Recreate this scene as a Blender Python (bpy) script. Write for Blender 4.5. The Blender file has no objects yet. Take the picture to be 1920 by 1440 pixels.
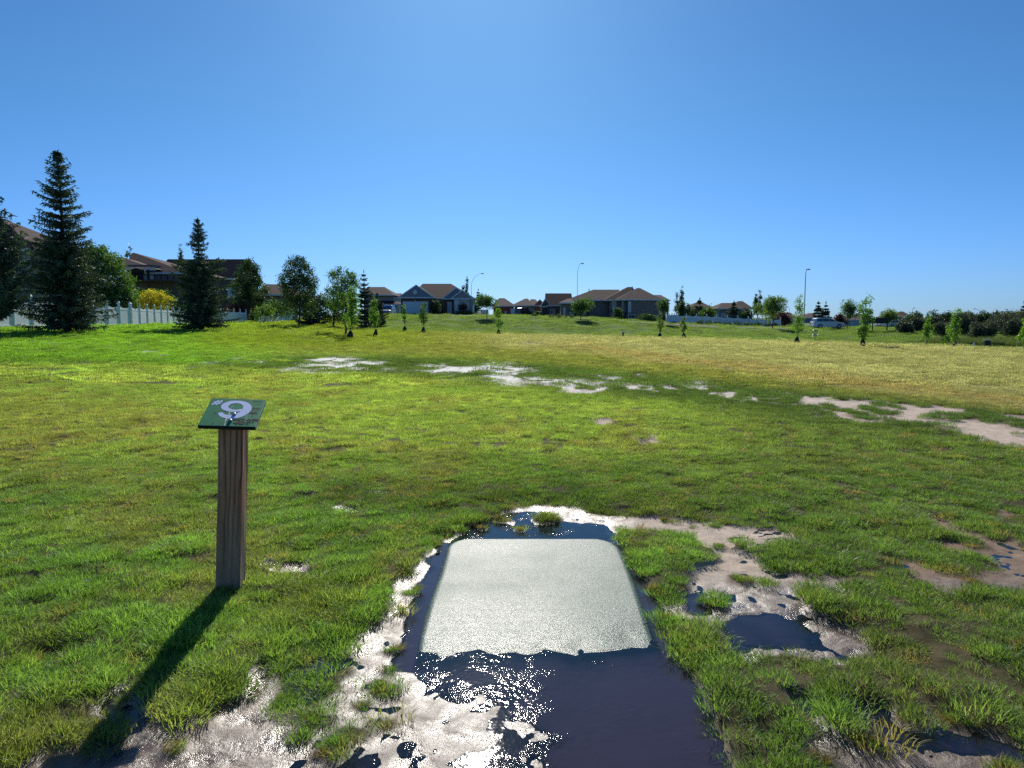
import bpy, math, random
import numpy as np
from mathutils import Vector, Matrix
R = math.radians
rng = np.random.default_rng(7)
random.seed(7)
sc = bpy.context.scene
COL = sc.collection
# ------------------------------------------------------------------ camera, sky, sun, exposure
F = 1331.0; CH = 1.6; PITCH = math.atan(120 / F); CP, SP = math.cos(PITCH), math.sin(PITCH)
cd = bpy.data.cameras.new('camera'); cam = bpy.data.objects.new('camera', cd); COL.objects.link(cam)
cam.location = (0, 0, CH); cam.rotation_euler = (R(90) - PITCH, 0, 0)
cd.sensor_width = 36; cd.lens = F / 1920 * 36; cd.clip_start = .05; cd.clip_end = 3000
sc.camera = cam
SUN_EL, SUN_AZ = R(32.5), R(-3.0)
w = bpy.data.worlds.new('World'); sc.world = w; w.use_nodes = True
nt = w.node_tree; nt.nodes.clear()
wo = nt.nodes.new('ShaderNodeOutputWorld'); bg = nt.nodes.new('ShaderNodeBackground')
sk = nt.nodes.new('ShaderNodeTexSky'); sk.sky_type = 'NISHITA'; sk.sun_disc = False
sk.sun_elevation = SUN_EL; sk.sun_rotation = SUN_AZ
sk.air_density = 1.0; sk.dust_density = 0.3; sk.ozone_density = 6.0; sk.altitude = 0
hs = nt.nodes.new('ShaderNodeHueSaturation'); hs.inputs['Saturation'].default_value = 1.0
nt.links.new(sk.outputs[0], hs.inputs['Color']); tn_ = nt.nodes.new('ShaderNodeMix'); tn_.data_type = 'RGBA'; tn_.blend_type = 'MULTIPLY'; tn_.inputs[0].default_value = 1
nt.links.new(hs.outputs[0], tn_.inputs[6]); tc_ = nt.nodes.new('ShaderNodeTexCoord'); sp_ = nt.nodes.new('ShaderNodeSeparateXYZ'); nt.links.new(tc_.outputs['Generated'], sp_.inputs[0])
mr_ = nt.nodes.new('ShaderNodeMapRange'); nt.links.new(sp_.outputs[2], mr_.inputs[0]); mr_.inputs[1].default_value = 0.0; mr_.inputs[2].default_value = .28; mr_.interpolation_type = 'SMOOTHSTEP'
tm_ = nt.nodes.new('ShaderNodeMix'); tm_.data_type = 'RGBA'; nt.links.new(mr_.outputs[0], tm_.inputs[0]); tm_.inputs[6].default_value = (.33, .53, .90, 1); tm_.inputs[7].default_value = (.305, .54, .70, 1)
nt.links.new(tm_.outputs[2], tn_.inputs[7]); nt.links.new(tn_.outputs[2], bg.inputs[0])
bg.inputs[1].default_value = 0.10
nt.links.new(bg.outputs[0], wo.inputs[0])
sl = bpy.data.lights.new('sun', 'SUN'); so = bpy.data.objects.new('sun', sl); COL.objects.link(so)
sl.energy = 5.0; sl.angle = R(0.53); sl.color = (1, .94, .84)
sdir = Vector((math.sin(SUN_AZ) * math.cos(SUN_EL), math.cos(SUN_AZ) * math.cos(SUN_EL), math.sin(SUN_EL)))
so.rotation_euler = sdir.to_track_quat('Z', 'Y').to_euler(); so.location = (0, 0, 50)
sc.view_settings.view_transform = 'Standard'; sc.view_settings.look = 'None'
sc.view_settings.gamma = 1; sc.view_settings.use_curve_mapping = False; sc.view_settings.exposure = 0.38
sc.render.engine = 'CYCLES'
cy = sc.cycles; cy.max_bounces = 6; cy.diffuse_bounces = 3; cy.glossy_bounces = 2; cy.transmission_bounces = 4
cy.transparent_max_bounces = 6; cy.caustics_reflective = False; cy.caustics_refractive = False
cy.sample_clamp_indirect = 4; cy.use_denoising = False

# ------------------------------------------------------------------ numeric helpers
def hashn(ix, iy, s):
    n = (ix.astype(np.int64) * 374761393 + iy.astype(np.int64) * 668265263 + s * 2147483647) & 0x7fffffff
    n = (n ^ (n >> 13)) * 1274126177 & 0x7fffffff
    return ((n ^ (n >> 16)) & 0xffff) / 65535.0
def vnoise(x, y, s=0):
    x = np.asarray(x, float); y = np.asarray(y, float)
    ix = np.floor(x); iy = np.floor(y); fx = x - ix; fy = y - iy
    fx = fx * fx * (3 - 2 * fx); fy = fy * fy * (3 - 2 * fy)
    a = hashn(ix, iy, s); b = hashn(ix + 1, iy, s); c = hashn(ix, iy + 1, s); d = hashn(ix + 1, iy + 1, s)
    return (a * (1 - fx) + b * fx) * (1 - fy) + (c * (1 - fx) + d * fx) * fy
def fbm(x, y, s=0, o=3):
    v = 0; a = .5; t = 0
    for i in range(o):
        v = v + a * vnoise(x * 2 ** i, y * 2 ** i, s + i * 17); t += a; a *= .5
    return v / t
def sstep(a, b, x):
    t = np.clip((x - a) / (b - a), 0, 1); return t * t * (3 - 2 * t)
def proj(x, y, z):
    f = y * CP - (z - CH) * SP; u = y * SP + (z - CH) * CP
    f = np.where(f < .05, .05, f)
    return 960 + F * x / f, 720 - F * u / f
def P(px, sy, Y):
    v = -(sy - 720) / F; dy = CP + v * SP; dz = -SP + v * CP
    t = Y / dy
    return Vector(((px - 960) / F * t, Y, CH + dz * t))
COLS = [(-400, [(0, 0), (12, 0), (20, .5), (30, 1.05), (40, 1.25), (120, 1.4), (500, 4)]),
 (0, [(14, 0), (24, .45), (34, 1.05), (40, 1.2), (120, 1.35), (500, 4)]),
 (127, [(14, 0), (25, .4), (36, 1.0), (45, 1.15), (120, 1.35), (500, 4)]),
 (378, [(15, 0), (30, .2), (50, .92), (80, 1.08), (120, 1.2), (500, 4)]),
 (560, [(18, 0), (40, .1), (60, .6), (75, .95), (110, 1.2), (140, 2), (500, 4)]),
 (650, [(20, 0), (55, .1), (70, .25), (95, .85), (120, 2.0), (140, 2.3), (500, 4)]),
 (750, [(20, 0), (60, 0), (85, .2), (103, .25), (118, 2.45), (140, 2.55), (500, 4)]),
 (935, [(20, 0), (60, -.1), (88, -.25), (102, -.25), (118, 2.3), (160, 2.5), (500, 4)]),
 (1100, [(20, 0), (60, -.2), (88, -.48), (101, -.7), (116, 1.85), (160, 2.3), (500, 4)]),
 (1240, [(20, 0), (60, -.3), (85, -.6), (98, -.85), (114, 1.1), (130, 1.2), (500, 3.5)]),
 (1494, [(20, 0), (50, -.35), (70, -.7), (80, -.85), (91, -1.0), (105, .3), (125, .4), (500, 3)]),
 (1617, [(20, 0), (52, -.43), (74, -.95), (89, -1.25), (104, .05), (125, .2), (500, 2.5)]),
 (1750, [(20, 0), (50, -.45), (72, -1.0), (86, -1.35), (100, -.1), (125, 0), (500, 2)]),
 (1920, [(20, 0), (45, -.55), (70, -1.3), (80, -1.35), (105, -.5), (125, -.2), (500, 2)]),
 (2400, [(20, 0), (45, -.6), (70, -1.4), (105, -.6), (500, 2)])]
CU = np.array([(c[0] - 960) / F for c in COLS])
def tz(x, y):
    x = np.asarray(x, float); y = np.asarray(y, float)
    u = np.clip(x / np.maximum(y, 1.0), CU[0], CU[-1])
    k = np.clip(np.searchsorted(CU, u) - 1, 0, len(CU) - 2); t = (u - CU[k]) / (CU[k + 1] - CU[k]); t = t * t * (3 - 2 * t)
    prof = np.stack([sum(np.interp(y * q, [p[0] for p in c[1]], [p[1] for p in c[1]]) for q in (.95, 1, 1.05)) / 3 for c in COLS])
    i = np.indices(x.shape)
    return prof[(k,) + tuple(i)] * (1 - t) + prof[(k + 1,) + tuple(i)] * t
def tz1(x, y): return float(tz(np.array([x]), np.array([y]))[0])
def G(px, Y):                                   # ground point seen in column px at distance Y
    z = 0
    for _ in range(4):
        f = Y * CP - (z - CH) * SP; x = (px - 960) / F * f; z = tz1(x, Y)
    return Vector((x, Y, z))
def GP(px, sy):                                 # ground point under a point of the picture
    v = -(sy - 720) / F; dy = CP + v * SP; dz = -SP + v * CP
    lo = 1.0
    if sy > 760 or dz < -.12: 
        t = CH / -dz; return ((px - 960) / F * t, dy * t)
    t = 8.0
    while t < 140:
        if CH + dz * t <= tz1((px - 960) / F * t, dy * t): break
        t *= 1.01
    return ((px - 960) / F * t, dy * t)
def inpoly(x, y, poly):
    r = np.zeros(x.shape, bool); n = len(poly)
    for i in range(n):
        x0, y0 = poly[i]; x1, y1 = poly[(i + 1) % n]
        if y0 == y1: continue
        c = ((y0 > y) != (y1 > y)) & (x < (x1 - x0) * (y - y0) / (y1 - y0) + x0); r ^= c
    return r
def WP(pts): return [GP(*p) for p in pts]
# ------------------------------------------------------------------ ground masks (bare earth, water, tufts) in world metres
MUD = [WP(p) for p in [
 [(862,990),(905,975),(930,958),(1000,946),(1075,948),(1130,965),(1200,966),(1300,973),(1400,985),(1490,994),(1512,1006),(1440,1012),(1420,1032),(1490,1056),(1580,1082),(1600,1112),(1560,1122),(1530,1126),(1520,1140),(1560,1172),(1610,1172),(1640,1216),(1570,1236),(1480,1212),(1400,1230),(1366,1226),(1368,1190),(1310,1150),(1240,1140),(1245,1172),(1272,1200),(1285,1260),(1330,1300),(1345,1370),(1375,1440),(1400,1560),(-60,1560),(-60,1440),(40,1425),(95,1392),(160,1400),(215,1392),(230,1360),(185,1335),(178,1300),(225,1284),(262,1270),(272,1305),(300,1345),(350,1368),(400,1320),(445,1300),(462,1250),(490,1226),(525,1255),(488,1325),(540,1350),(590,1325),(640,1275),(656,1235),(648,1192),(690,1165),(722,1135),(725,1098),(762,1078),(790,1040),(828,1015)],
 [(1478,1292),(1530,1300),(1600,1315),(1700,1322),(1790,1340),(1860,1372),(1960,1395),(1960,1560),(1560,1560),(1530,1410),(1500,1375),(1515,1340)],
 [(474,1048),(500,1044),(540,1052),(600,1056),(590,1062),(520,1062),(478,1056)],
 [(606,943),(650,947),(686,958),(676,961),(630,953)], [(690,914),(740,914),(735,918),(695,918)], [(598,886),(618,886),(616,889),(600,889)],
]]
HOLE = [WP(p) for p in [[(1152,990),(1200,985),(1250,988),(1290,1003),(1335,1030),(1348,1052),(1300,1062),(1288,1088),(1280,1114),(1255,1132),(1228,1128),(1215,1090),(1180,1040),(1150,1005)],
 [(1405,1026),(1440,1016),(1520,1030),(1560,1060),(1545,1080),(1490,1076),(1430,1060)]]]
PAD = None
DEEP = [WP(p) for p in [
 [(845,1012),(880,982),(930,960),(1010,955),(1060,975),(1130,980),(1165,1010),(1205,1070),(1232,1130),(1250,1180),(1275,1240),(1320,1310),(1345,1380),(1385,1460),(1400,1560),(1040,1560),(1062,1440),(1012,1410),(1062,1385),(1000,1346),(930,1330),(965,1300),(1040,1275),(960,1284),(880,1290),(800,1275),(770,1225),(752,1180),(765,1140),(790,1095),(805,1040)],
 [(1345,1172),(1385,1152),(1455,1146),(1505,1170),(1545,1202),(1545,1216),(1480,1208),(1400,1222),(1372,1214)],
 [(1485,1296),(1600,1318),(1700,1326),(1790,1344),(1860,1376),(1940,1400),(1940,1425),(1760,1400),(1640,1380),(1530,1350)],
 [(200,1300),(262,1282),(285,1320),(255,1370),(215,1360),(190,1330)],
 [(1290,1110),(1320,1108),(1345,1130),(1330,1150),(1300,1145)],
]]
FAR = [WP(p) for p in [[(512,693),(545,683),(590,671),(650,667),(700,676),(738,680),(690,692),(600,700),(540,697)],
 [(785,684),(830,684),(885,690),(865,698),(820,696)], [(886,690),(915,674),(960,683),(1020,692),(1010,700),(930,700)], [(920,706),(960,708),(1000,718),(985,727),(940,722)],
 [(1000,712),(1040,718),(1120,714),(1175,716),(1160,728),(1060,738),(1030,724)], [(1110,785),(1155,786),(1150,792),(1115,792)], [(1182,812),(1215,810),(1248,824),(1235,832),(1195,826)],
 [(1290,722),(1380,734),(1375,742),(1330,740)], [(1500,744),(1560,748),(1602,768),(1590,776),(1530,765)], [(1645,766),(1700,776),(1760,800),(1850,822),(1930,838),(1930,798),(1850,790),(1780,785),(1815,772),(1740,760),(1716,770)],
 [(365,678),(420,675),(424,681),(370,684)], [(1580,752),(1640,752),(1630,758),(1590,758)],[(1200,722),(1240,728),(1230,735),(1205,730)]]]
TUFTS = [(741,1216,20),(726,1251,15),(722,1290,28),(708,1280,18),(677,1316,22),(722,1351,19),(649,1378,46),(581,1343,34),(618,1408,42),(776,1108,20),(753,1145,9),(714,1139,11),
 (905,989,13),(940,973,17),(1022,973,33),(976,990,11),(864,995,13),(233,1313,13),(180,1365,44),(330,1403,16),(343,1343,28),(370,1325,24),(1346,1023,18),(1390,1087,26),(1438,1089,20),(1334,1127,30),
 (1388,1025,11),(1410,1035,9),(1527,1110,30),(1554,1143,32),(1708,1343,36),(1793,1349,36),(1893,1324,46),(1488,1362,32),(1573,1351,38),(1623,1389,42),(1546,1301,30),(1455,1025,18),(1300,985,10),(1250,975,12),
 (1340,985,12),(830,1035,14),(1290,1200,34),(1330,1195,24),(690,1345,14),(560,1380,26),(20,1425,40),(1540,1425,28),(1905,1440,40)]
TW = [(GP(a, b), .8 * r * (GP(a + 1, b)[0] - GP(a, b)[0])) for a, b, r in TUFTS]
WLV = -.016                                         # water level
def masks(x, y):
    """bare (0/1), deep (0/1), tuft (0/1)"""
    d = np.maximum(y, 1)
    near = y < 9
    ax = np.where(near, .05, .014 * d); fr = np.where(near, 11., 110 / d)
    xx = x + (fbm(x * fr, y * fr * .7, 3) - .5) * 2 * ax; yy = y + (fbm(x * fr, y * fr * .7, 9) - .5) * 2 * ax * np.where(near, 1, 2.0)
    bare = np.zeros(x.shape, bool); deep = bare.copy(); tuft = bare.copy()
    k = 1.020
    for p in MUD: bare |= inpoly(xx, yy, p) | inpoly(xx * k, yy * k, p)
    for p in HOLE: bare &= ~(inpoly(xx, yy, p) & inpoly(xx * k, yy * k, p))
    for p in DEEP: deep |= inpoly(x * .6 + xx * .4, y * .6 + yy * .4, p)
    for (cx, cy_), r in TW:
        t = (xx - cx) ** 2 + (yy - cy_) ** 2 < (r * 1.0) ** 2; tuft |= t
    m = (y > 8) & (y < 40)
    far = np.zeros(x.shape, bool)
    for p in FAR: far |= (inpoly(xx, yy, p) | inpoly(xx * 1.03, yy * 1.03, p) | inpoly(xx * .985, yy * .985, p)) & m
    holes = vnoise(x * 2.9, y * 1.5, 31) * .5 + vnoise(x * 7.5, y * 3.8, 33) * .5
    far &= holes < .60
    ppx, psy = proj(x, y, 0 * x); mid = np.interp(ppx, [300, 500, 700, 950, 1200, 1500, 1920], [676, 682, 684, 697, 722, 755, 800]); wd = np.interp(ppx, [300, 500, 950, 1920], [5, 12, 20, 34])
    far |= (np.exp(-((psy - mid) / wd) ** 2) * .30 + fbm(x * 1.1 + 7, y * .55, 57) * .5 + vnoise(x * 4, y * 1.8, 58) * .5 > .85) & m
    bare |= far
    # worn patches on the right
    px, sy = proj(x, y, 0 * x)
    worn = sstep(1500, 1850, px) * sstep(860, 920, sy) * (1 - sstep(1080, 1160, sy))
    bare |= (worn * .50 > 1 - fbm(x * 4.2, y * 2.4, 41) * .95) & (worn > 0) 
    return bare & ~tuft, deep & ~tuft, tuft
def tone(x, y):
    """grass colour (linear albedo) by place"""
    z = tz(x, y); px, sy = proj(x, y, z)
    L = np.array([.13, .27, .05]); YG = np.array([.28, .40, .085]); OL = np.array([.19, .19, .055]); TAN = np.array([.285, .31, .165])
    CL = np.array([.055, .11, .028]); BR = np.array([.135, .30, .03]); BRN = np.array([.26, .20, .085])
    c = np.broadcast_to(L, x.shape + (3,)).copy()
    def mix(c, col, f): return c * (1 - f[..., None]) + col * f[..., None]
    n1 = fbm(x * .9, y * .55, 5); n2 = fbm(x * 3.1, y * 2.3, 6); n3 = fbm(x * .25, y * .12, 8)
    far = sstep(860, 820, sy + (n1 - .5) * 60 - 20)
    c = mix(c, YG, np.clip(far * (.55 + .7 * (n1 - .3)), 0, 1))
    c = mix(c, YG, sstep(.45, .75, n1) * .45 * (1 - .5 * sstep(880, 980, sy)))
    c = mix(c, BRN, sstep(.52, .78, fbm(x * 1.3 + 9, y * .9, 12)) * .35)
    c = mix(c, OL, sstep(.5, .8, n2) * .3)
    # left side olive streaks
    c = mix(c, OL, sstep(500, 100, px) * sstep(700, 740, sy) * sstep(1000, 900, sy) * sstep(.35, .6, fbm(x * .5, y * .35, 21)) * .45)
    # right side duller
    c = mix(c, np.array([.085, .15, .04]), sstep(1150, 1500, px) * sstep(735, 800, sy) * .6)
    # dark clover belt round the bare ground
    mid = np.interp(px, [300, 500, 700, 950, 1200, 1500, 1920], [676, 682, 684, 697, 722, 755, 800])
    wd = np.interp(px, [300, 500, 950, 1920], [8, 16, 26, 46])
    k = np.exp(-((sy - mid) / wd) ** 2) * sstep(.25, .5, fbm(x * .35, y * .3, 51) + .12)
    c = mix(c, CL, np.clip(k * 1.1, 0, .9))
    # belt above it: worn brownish green
    k = sstep(mid - 12, mid - 32, sy) * sstep(400, 600, px)
    c = mix(c, np.array([.175, .20, .06]), k * .8)
    # dry tan field
    edge = np.interp(px, [700, 900, 1100, 1300, 1500, 1700, 1920], [628, 650, 665, 690, 712, 738, 765]) + (n3 - .5) * 26
    k = sstep(edge + 8, edge - 8, sy) * sstep(840, 1010, px + (n1 - .5) * 90)
    c = mix(c, TAN * (.85 + .3 * n1[..., None]), k * (.62 + .5 * n1))
    k2 = np.exp(-((sy - edge + 10) / 9) ** 2) * sstep(950, 1200, px)
    c = mix(c, BRN, k2 * .5)
    # lush left bank
    k = sstep(640, 330, px) * sstep(696, 672, sy + (n1 - .5) * 24)
    c = mix(c, BR, k * .9)
    c = mix(c, np.array([.15, .23, .022]), sstep(330, 420, px) * sstep(860, 700, px) * sstep(664, 640, sy) * .75)
    # slope
    foot = np.interp(px, [600, 750, 935, 1100, 1240, 1494, 1617, 1750, 1920], [620, 621, 627, 631, 634, 641, 645, 650, 656])
    k = sstep(foot + 2, foot - 2, sy) * sstep(600, 760, px)
    st = fbm(x * .12, z * 3 + 5, 61) * .7 + fbm(x * .8, y * .4, 62) * .5
    sl_ = np.array([.115, .195, .05]) * (.72 + .55 * st[..., None])
    c = c * (1 - k[..., None]) + sl_ * k[..., None]
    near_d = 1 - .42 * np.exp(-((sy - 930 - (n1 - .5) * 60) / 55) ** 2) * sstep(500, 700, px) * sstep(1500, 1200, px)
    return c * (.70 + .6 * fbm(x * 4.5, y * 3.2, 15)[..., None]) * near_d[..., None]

# ------------------------------------------------------------------ material helpers
def newmat(name):
    m = bpy.data.materials.new(name); m.use_nodes = True; m.node_tree.nodes.clear(); return m, m.node_tree
class N:
    def __init__(s, t): s.t = t
    def __call__(s, typ, ins=None, **kw):
        n = s.t.nodes.new(typ)
        for k, v in kw.items(): setattr(n, k, v)
        for k, v in (ins or {}).items():
            if isinstance(v, bpy.types.NodeSocket): s.t.links.new(v, n.inputs[k])
            else: n.inputs[k].default_value = v
        return n
def c4(c): return (c[0], c[1], c[2], 1)
def ramp(n, fac, stops):
    r = n('ShaderNodeValToRGB', {'Fac': fac}); e = r.color_ramp.elements
    while len(e) < len(stops): e.new(.5)
    for el, (p, c) in zip(e, stops): el.position = p; el.color = c4(c) if len(c) == 3 else c
    return r.outputs[0]
def mul(n, a, b):
    m = n('ShaderNodeMix', data_type='RGBA', blend_type='MULTIPLY'); m.inputs[0].default_value = 1
    for i, v in ((6, a), (7, b)):
        if isinstance(v, bpy.types.NodeSocket): n.t.links.new(v, m.inputs[i])
        else: m.inputs[i].default_value = v
    return m.outputs[2]
def mixc(n, f, a, b):
    m = n('ShaderNodeMix', data_type='RGBA')
    for i, v in ((0, f), (6, a), (7, b)):
        if isinstance(v, bpy.types.NodeSocket): n.t.links.new(v, m.inputs[i])
        else: m.inputs[i].default_value = v
    return m.outputs[2]
def plain(name, col, rough=.7, var=.25, scale=3., metal=0, bump=0, spec=.4, stretch=(1, 1, 1)):
    m, t = newmat(name); n = N(t)
    tc = n('ShaderNodeTexCoord'); mp = n('ShaderNodeMapping', {'Vector': tc.outputs['Object'], 'Scale': stretch})
    no = n('ShaderNodeTexNoise', {'Vector': mp.outputs[0], 'Scale': scale, 'Detail': 5., 'Roughness': .6})
    col_ = ramp(n, no.outputs['Fac'], [(.25, [c * (1 - var) for c in col]), (.75, [min(1, c * (1 + var)) for c in col])])
    b = n('ShaderNodeBsdfPrincipled', {'Base Color': col_, 'Roughness': rough, 'Metallic': metal, 'Specular IOR Level': spec})
    if bump:
        bp = n('ShaderNodeBump', {'Height': no.outputs['Fac'], 'Strength': .6, 'Distance': bump}); t.links.new(bp.outputs[0], b.inputs['Normal'])
    n('ShaderNodeOutputMaterial', {'Surface': b.outputs[0]}); return m
def leafmat(name, col, tcol=None, var=.35, trans=.4, gloss=.06, instanced=False, hue=None):
    m, t = newmat(name); n = N(t)
    g = n('ShaderNodeNewGeometry')
    if instanced: base = n('ShaderNodeAttribute', attribute_name='tint', attribute_type='INSTANCER').outputs['Color']
    else: base = n('ShaderNodeRGB').outputs[0]; base.default_value = c4(col)
    rr = ramp(n, g.outputs['Random Per Island'], [(0, hue[0] if hue else (1 - var,) * 3), (.5, (1, 1, 1)), (1, hue[1] if hue else (1 + var,) * 3)])
    rr.node.color_ramp.elements[2].color = c4(hue[1] if hue else (1 + var, 1 + var, 1 + var * .6))
    b = mul(n, base, rr)
    if not instanced:
        no = n('ShaderNodeTexNoise', {'Vector': g.outputs['Position'], 'Scale': 1.3, 'Detail': 2.})
        b = mul(n, b, ramp(n, no.outputs['Fac'], [(.3, (.72, .75, .8)), (.7, (1.25, 1.2, 1.0))]))
    tb = mul(n, b, c4(tcol or (1.5, 1.45, .7)))
    d = n('ShaderNodeBsdfDiffuse', {'Color': b}); tr = n('ShaderNodeBsdfTranslucent', {'Color': tb})
    mx = n('ShaderNodeMixShader', {0: trans, 1: d.outputs[0], 2: tr.outputs[0]})
    gl = n('ShaderNodeBsdfGlossy', {'Color': (1, 1, 1, 1), 'Roughness': .5})
    mx2 = n('ShaderNodeMixShader', {0: gloss, 1: mx.outputs[0], 2: gl.outputs[0]})
    n('ShaderNodeOutputMaterial', {'Surface': mx2.outputs[0]}); return m
def glassmat(name, col, rough=.08):
    m, t = newmat(name); n = N(t)
    b = n('ShaderNodeBsdfPrincipled', {'Base Color': c4(col), 'Roughness': rough, 'Specular IOR Level': .9})
    n('ShaderNodeOutputMaterial', {'Surface': b.outputs[0]}); return m

# ------------------------------------------------------------------ mesh helpers
class MB:
    def __init__(s): s.v = []; s.f = []; s.m = []
    def add(s, vs, fs, mi=0):
        o = len(s.v); s.v.extend([tuple(v) for v in vs]); s.f.extend([tuple(i + o for i in f) for f in fs]); s.m.extend([mi] * len(fs)); return s
    def box(s, x0, x1, y0, y1, z0, z1, mi=0):
        return s.add([(x0,y0,z0),(x1,y0,z0),(x1,y1,z0),(x0,y1,z0),(x0,y0,z1),(x1,y0,z1),(x1,y1,z1),(x0,y1,z1)],
                     [(0,3,2,1),(4,5,6,7),(0,1,5,4),(1,2,6,5),(2,3,7,6),(3,0,4,7)], mi)
    def tube(s, pts, rad, seg=6, cap=True, mi=0):
        pts = [Vector(p) for p in pts]; rings = []; o = len(s.v)
        for i, p in enumerate(pts):
            a = pts[min(i + 1, len(pts) - 1)] - pts[max(i - 1, 0)]
            if a.length < 1e-9: a = Vector((0, 0, 1))
            a.normalize(); u = a.cross(Vector((0, 1, 0)) if abs(a.y) < .9 else Vector((1, 0, 0))).normalized(); v = a.cross(u)
            for k in range(seg):
                q = 2 * math.pi * k / seg; s.v.append(tuple(p + (u * math.cos(q) + v * math.sin(q)) * rad[i]))
        for i in range(len(pts) - 1):
            for k in range(seg):
                a = o + i * seg + k; b = o + i * seg + (k + 1) % seg; s.f.append((a, b, b + seg, a + seg)); s.m.append(mi)
        if cap:
            s.f.append(tuple(o + k for k in range(seg))[::-1]); s.m.append(mi)
            s.f.append(tuple(o + (len(pts) - 1) * seg + k for k in range(seg))); s.m.append(mi)
        return s
    def prism(s, poly, y0, y1, inset=0, mi=0):          # poly in (x,z), extruded along y
        n = len(poly); vs = [(x, y0, z) for x, z in poly] + [(x, y1, z) for x, z in poly]
        return s.add(vs, [tuple(range(n)), tuple(range(2 * n - 1, n - 1, -1))] + [(i, i + n, (i + 1) % n + n, (i + 1) % n) for i in range(n)], mi)
    def build(s, name, mat, parent=None, loc=(0, 0, 0), smooth=False):
        me = bpy.data.meshes.new(name); me.from_pydata(s.v, [], s.f)
        for m in (mat if isinstance(mat, (list, tuple)) else [mat]): me.materials.append(m)
        if any(s.m): me.polygons.foreach_set('material_index', s.m)
        if smooth: me.polygons.foreach_set('use_smooth', [True] * len(me.polygons))
        me.update()
        o = bpy.data.objects.new(name, me); COL.objects.link(o); o.parent = parent; o.location = loc; return o
def tag(o, label=None, cat=None, group=None, kind=None):
    for k, v in (('label', label), ('category', cat), ('group', group), ('kind', kind)):
        if v: o[k] = v
    return o
def empty(name, loc, label, cat, group=None, rz=0, scale=1):
    o = bpy.data.objects.new(name, None); COL.objects.link(o); o.location = loc; o.rotation_euler = (0, 0, rz); o.scale = (scale,) * 3
    o.empty_display_size = .2; return tag(o, label, cat, group)
def copy_tree(o, parent=None):
    c = o.copy(); COL.objects.link(c); c.parent = parent
    for ch in o.children: copy_tree(ch, c)
    return c
def bevel(o, w, seg=2):
    m = o.modifiers.new('bevel', 'BEVEL'); m.width = w; m.segments = seg; m.limit_method = 'ANGLE'; return o
def npmesh(name, V, Fq, mat, parent=None, uvcols=None):
    me = bpy.data.meshes.new(name); me.vertices.add(len(V)); me.vertices.foreach_set('co', np.asarray(V, np.float32).ravel())
    k = Fq.shape[1]; me.loops.add(Fq.size); me.loops.foreach_set('vertex_index', Fq.astype(np.int32).ravel())
    me.polygons.add(len(Fq)); me.polygons.foreach_set('loop_start', np.arange(0, Fq.size, k, dtype=np.int32))
    me.materials.append(mat); me.update(calc_edges=True)
    o = bpy.data.objects.new(name, me); COL.objects.link(o); o.parent = parent; return o

# ------------------------------------------------------------------ materials
M = {}
def ground_mat():
    m, t = newmat('earth'); n = N(t)
    tc = n('ShaderNodeNewGeometry'); pos = tc.outputs['Position']
    ca = n('ShaderNodeAttribute', attribute_name='gcol'); wa = n('ShaderNodeAttribute', attribute_name='wet')
    ba = n('ShaderNodeAttribute', attribute_name='bare')
    n1 = n('ShaderNodeTexNoise', {'Vector': pos, 'Scale': 7., 'Detail': 8., 'Roughness': .65})
    n2 = n('ShaderNodeTexNoise', {'Vector': pos, 'Scale': 60., 'Detail': 4., 'Roughness': .6})
    n3 = n('ShaderNodeTexNoise', {'Vector': pos, 'Scale': 230., 'Detail': 2.})
    n4 = n('ShaderNodeTexNoise', {'Vector': pos, 'Scale': 18., 'Detail': 3.})
    col = mul(n, ca.outputs['Color'], ramp(n, n1.outputs['Fac'], [(.3, (.72, .70, .68)), (.7, (1.2, 1.18, 1.15))]))
    col = mul(n, col, ramp(n, n2.outputs['Fac'], [(.3, (.82, .82, .82)), (.7, (1.12, 1.12, 1.12))]))
    ro = n('ShaderNodeMapRange', {'Value': wa.outputs['Fac'], 'From Min': 0., 'From Max': 1., 'To Min': .95, 'To Max': .33})
    n5 = n('ShaderNodeTexNoise', {'Vector': pos, 'Scale': 5.5, 'Detail': 4., 'Roughness': .55, 'Distortion': .8})
    h1 = n('ShaderNodeMath', {0: n2.outputs['Fac'], 1: .5}, operation='MULTIPLY'); 
    h2 = n('ShaderNodeMath', {0: n3.outputs['Fac'], 1: h1.outputs[0]}, operation='ADD')
    h3 = n('ShaderNodeMath', {0: n4.outputs['Fac'], 1: 3., 2: h2.outputs[0]}, operation='MULTIPLY_ADD')
    bp = n('ShaderNodeBump', {'Height': h3.outputs[0], 'Strength': 1., 'Distance': .0021})
    bw = n('ShaderNodeBump', {'Height': n5.outputs['Fac'], 'Strength': wa.outputs['Fac'], 'Distance': .014, 'Normal': bp.outputs[0]}); bp = bw
    rv = n('ShaderNodeMapRange', {'Value': n5.outputs['Fac'], 'From Min': .38, 'From Max': .62, 'To Min': -.13, 'To Max': .22}); ro = n('ShaderNodeMath', {0: rv.outputs[0], 1: wa.outputs['Fac'], 2: ro.outputs[0]}, operation='MULTIPLY_ADD', use_clamp=True)
    sp = n('ShaderNodeMapRange', {'Value': wa.outputs['Fac'], 'To Min': .05, 'To Max': .46})
    b = n('ShaderNodeBsdfPrincipled', {'Base Color': col, 'Roughness': ro.outputs[0], 'Normal': bp.outputs[0], 'Specular IOR Level': sp.outputs[0]})
    n('ShaderNodeOutputMaterial', {'Surface': b.outputs[0]}); return m
M['earth'] = ground_mat()
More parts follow.
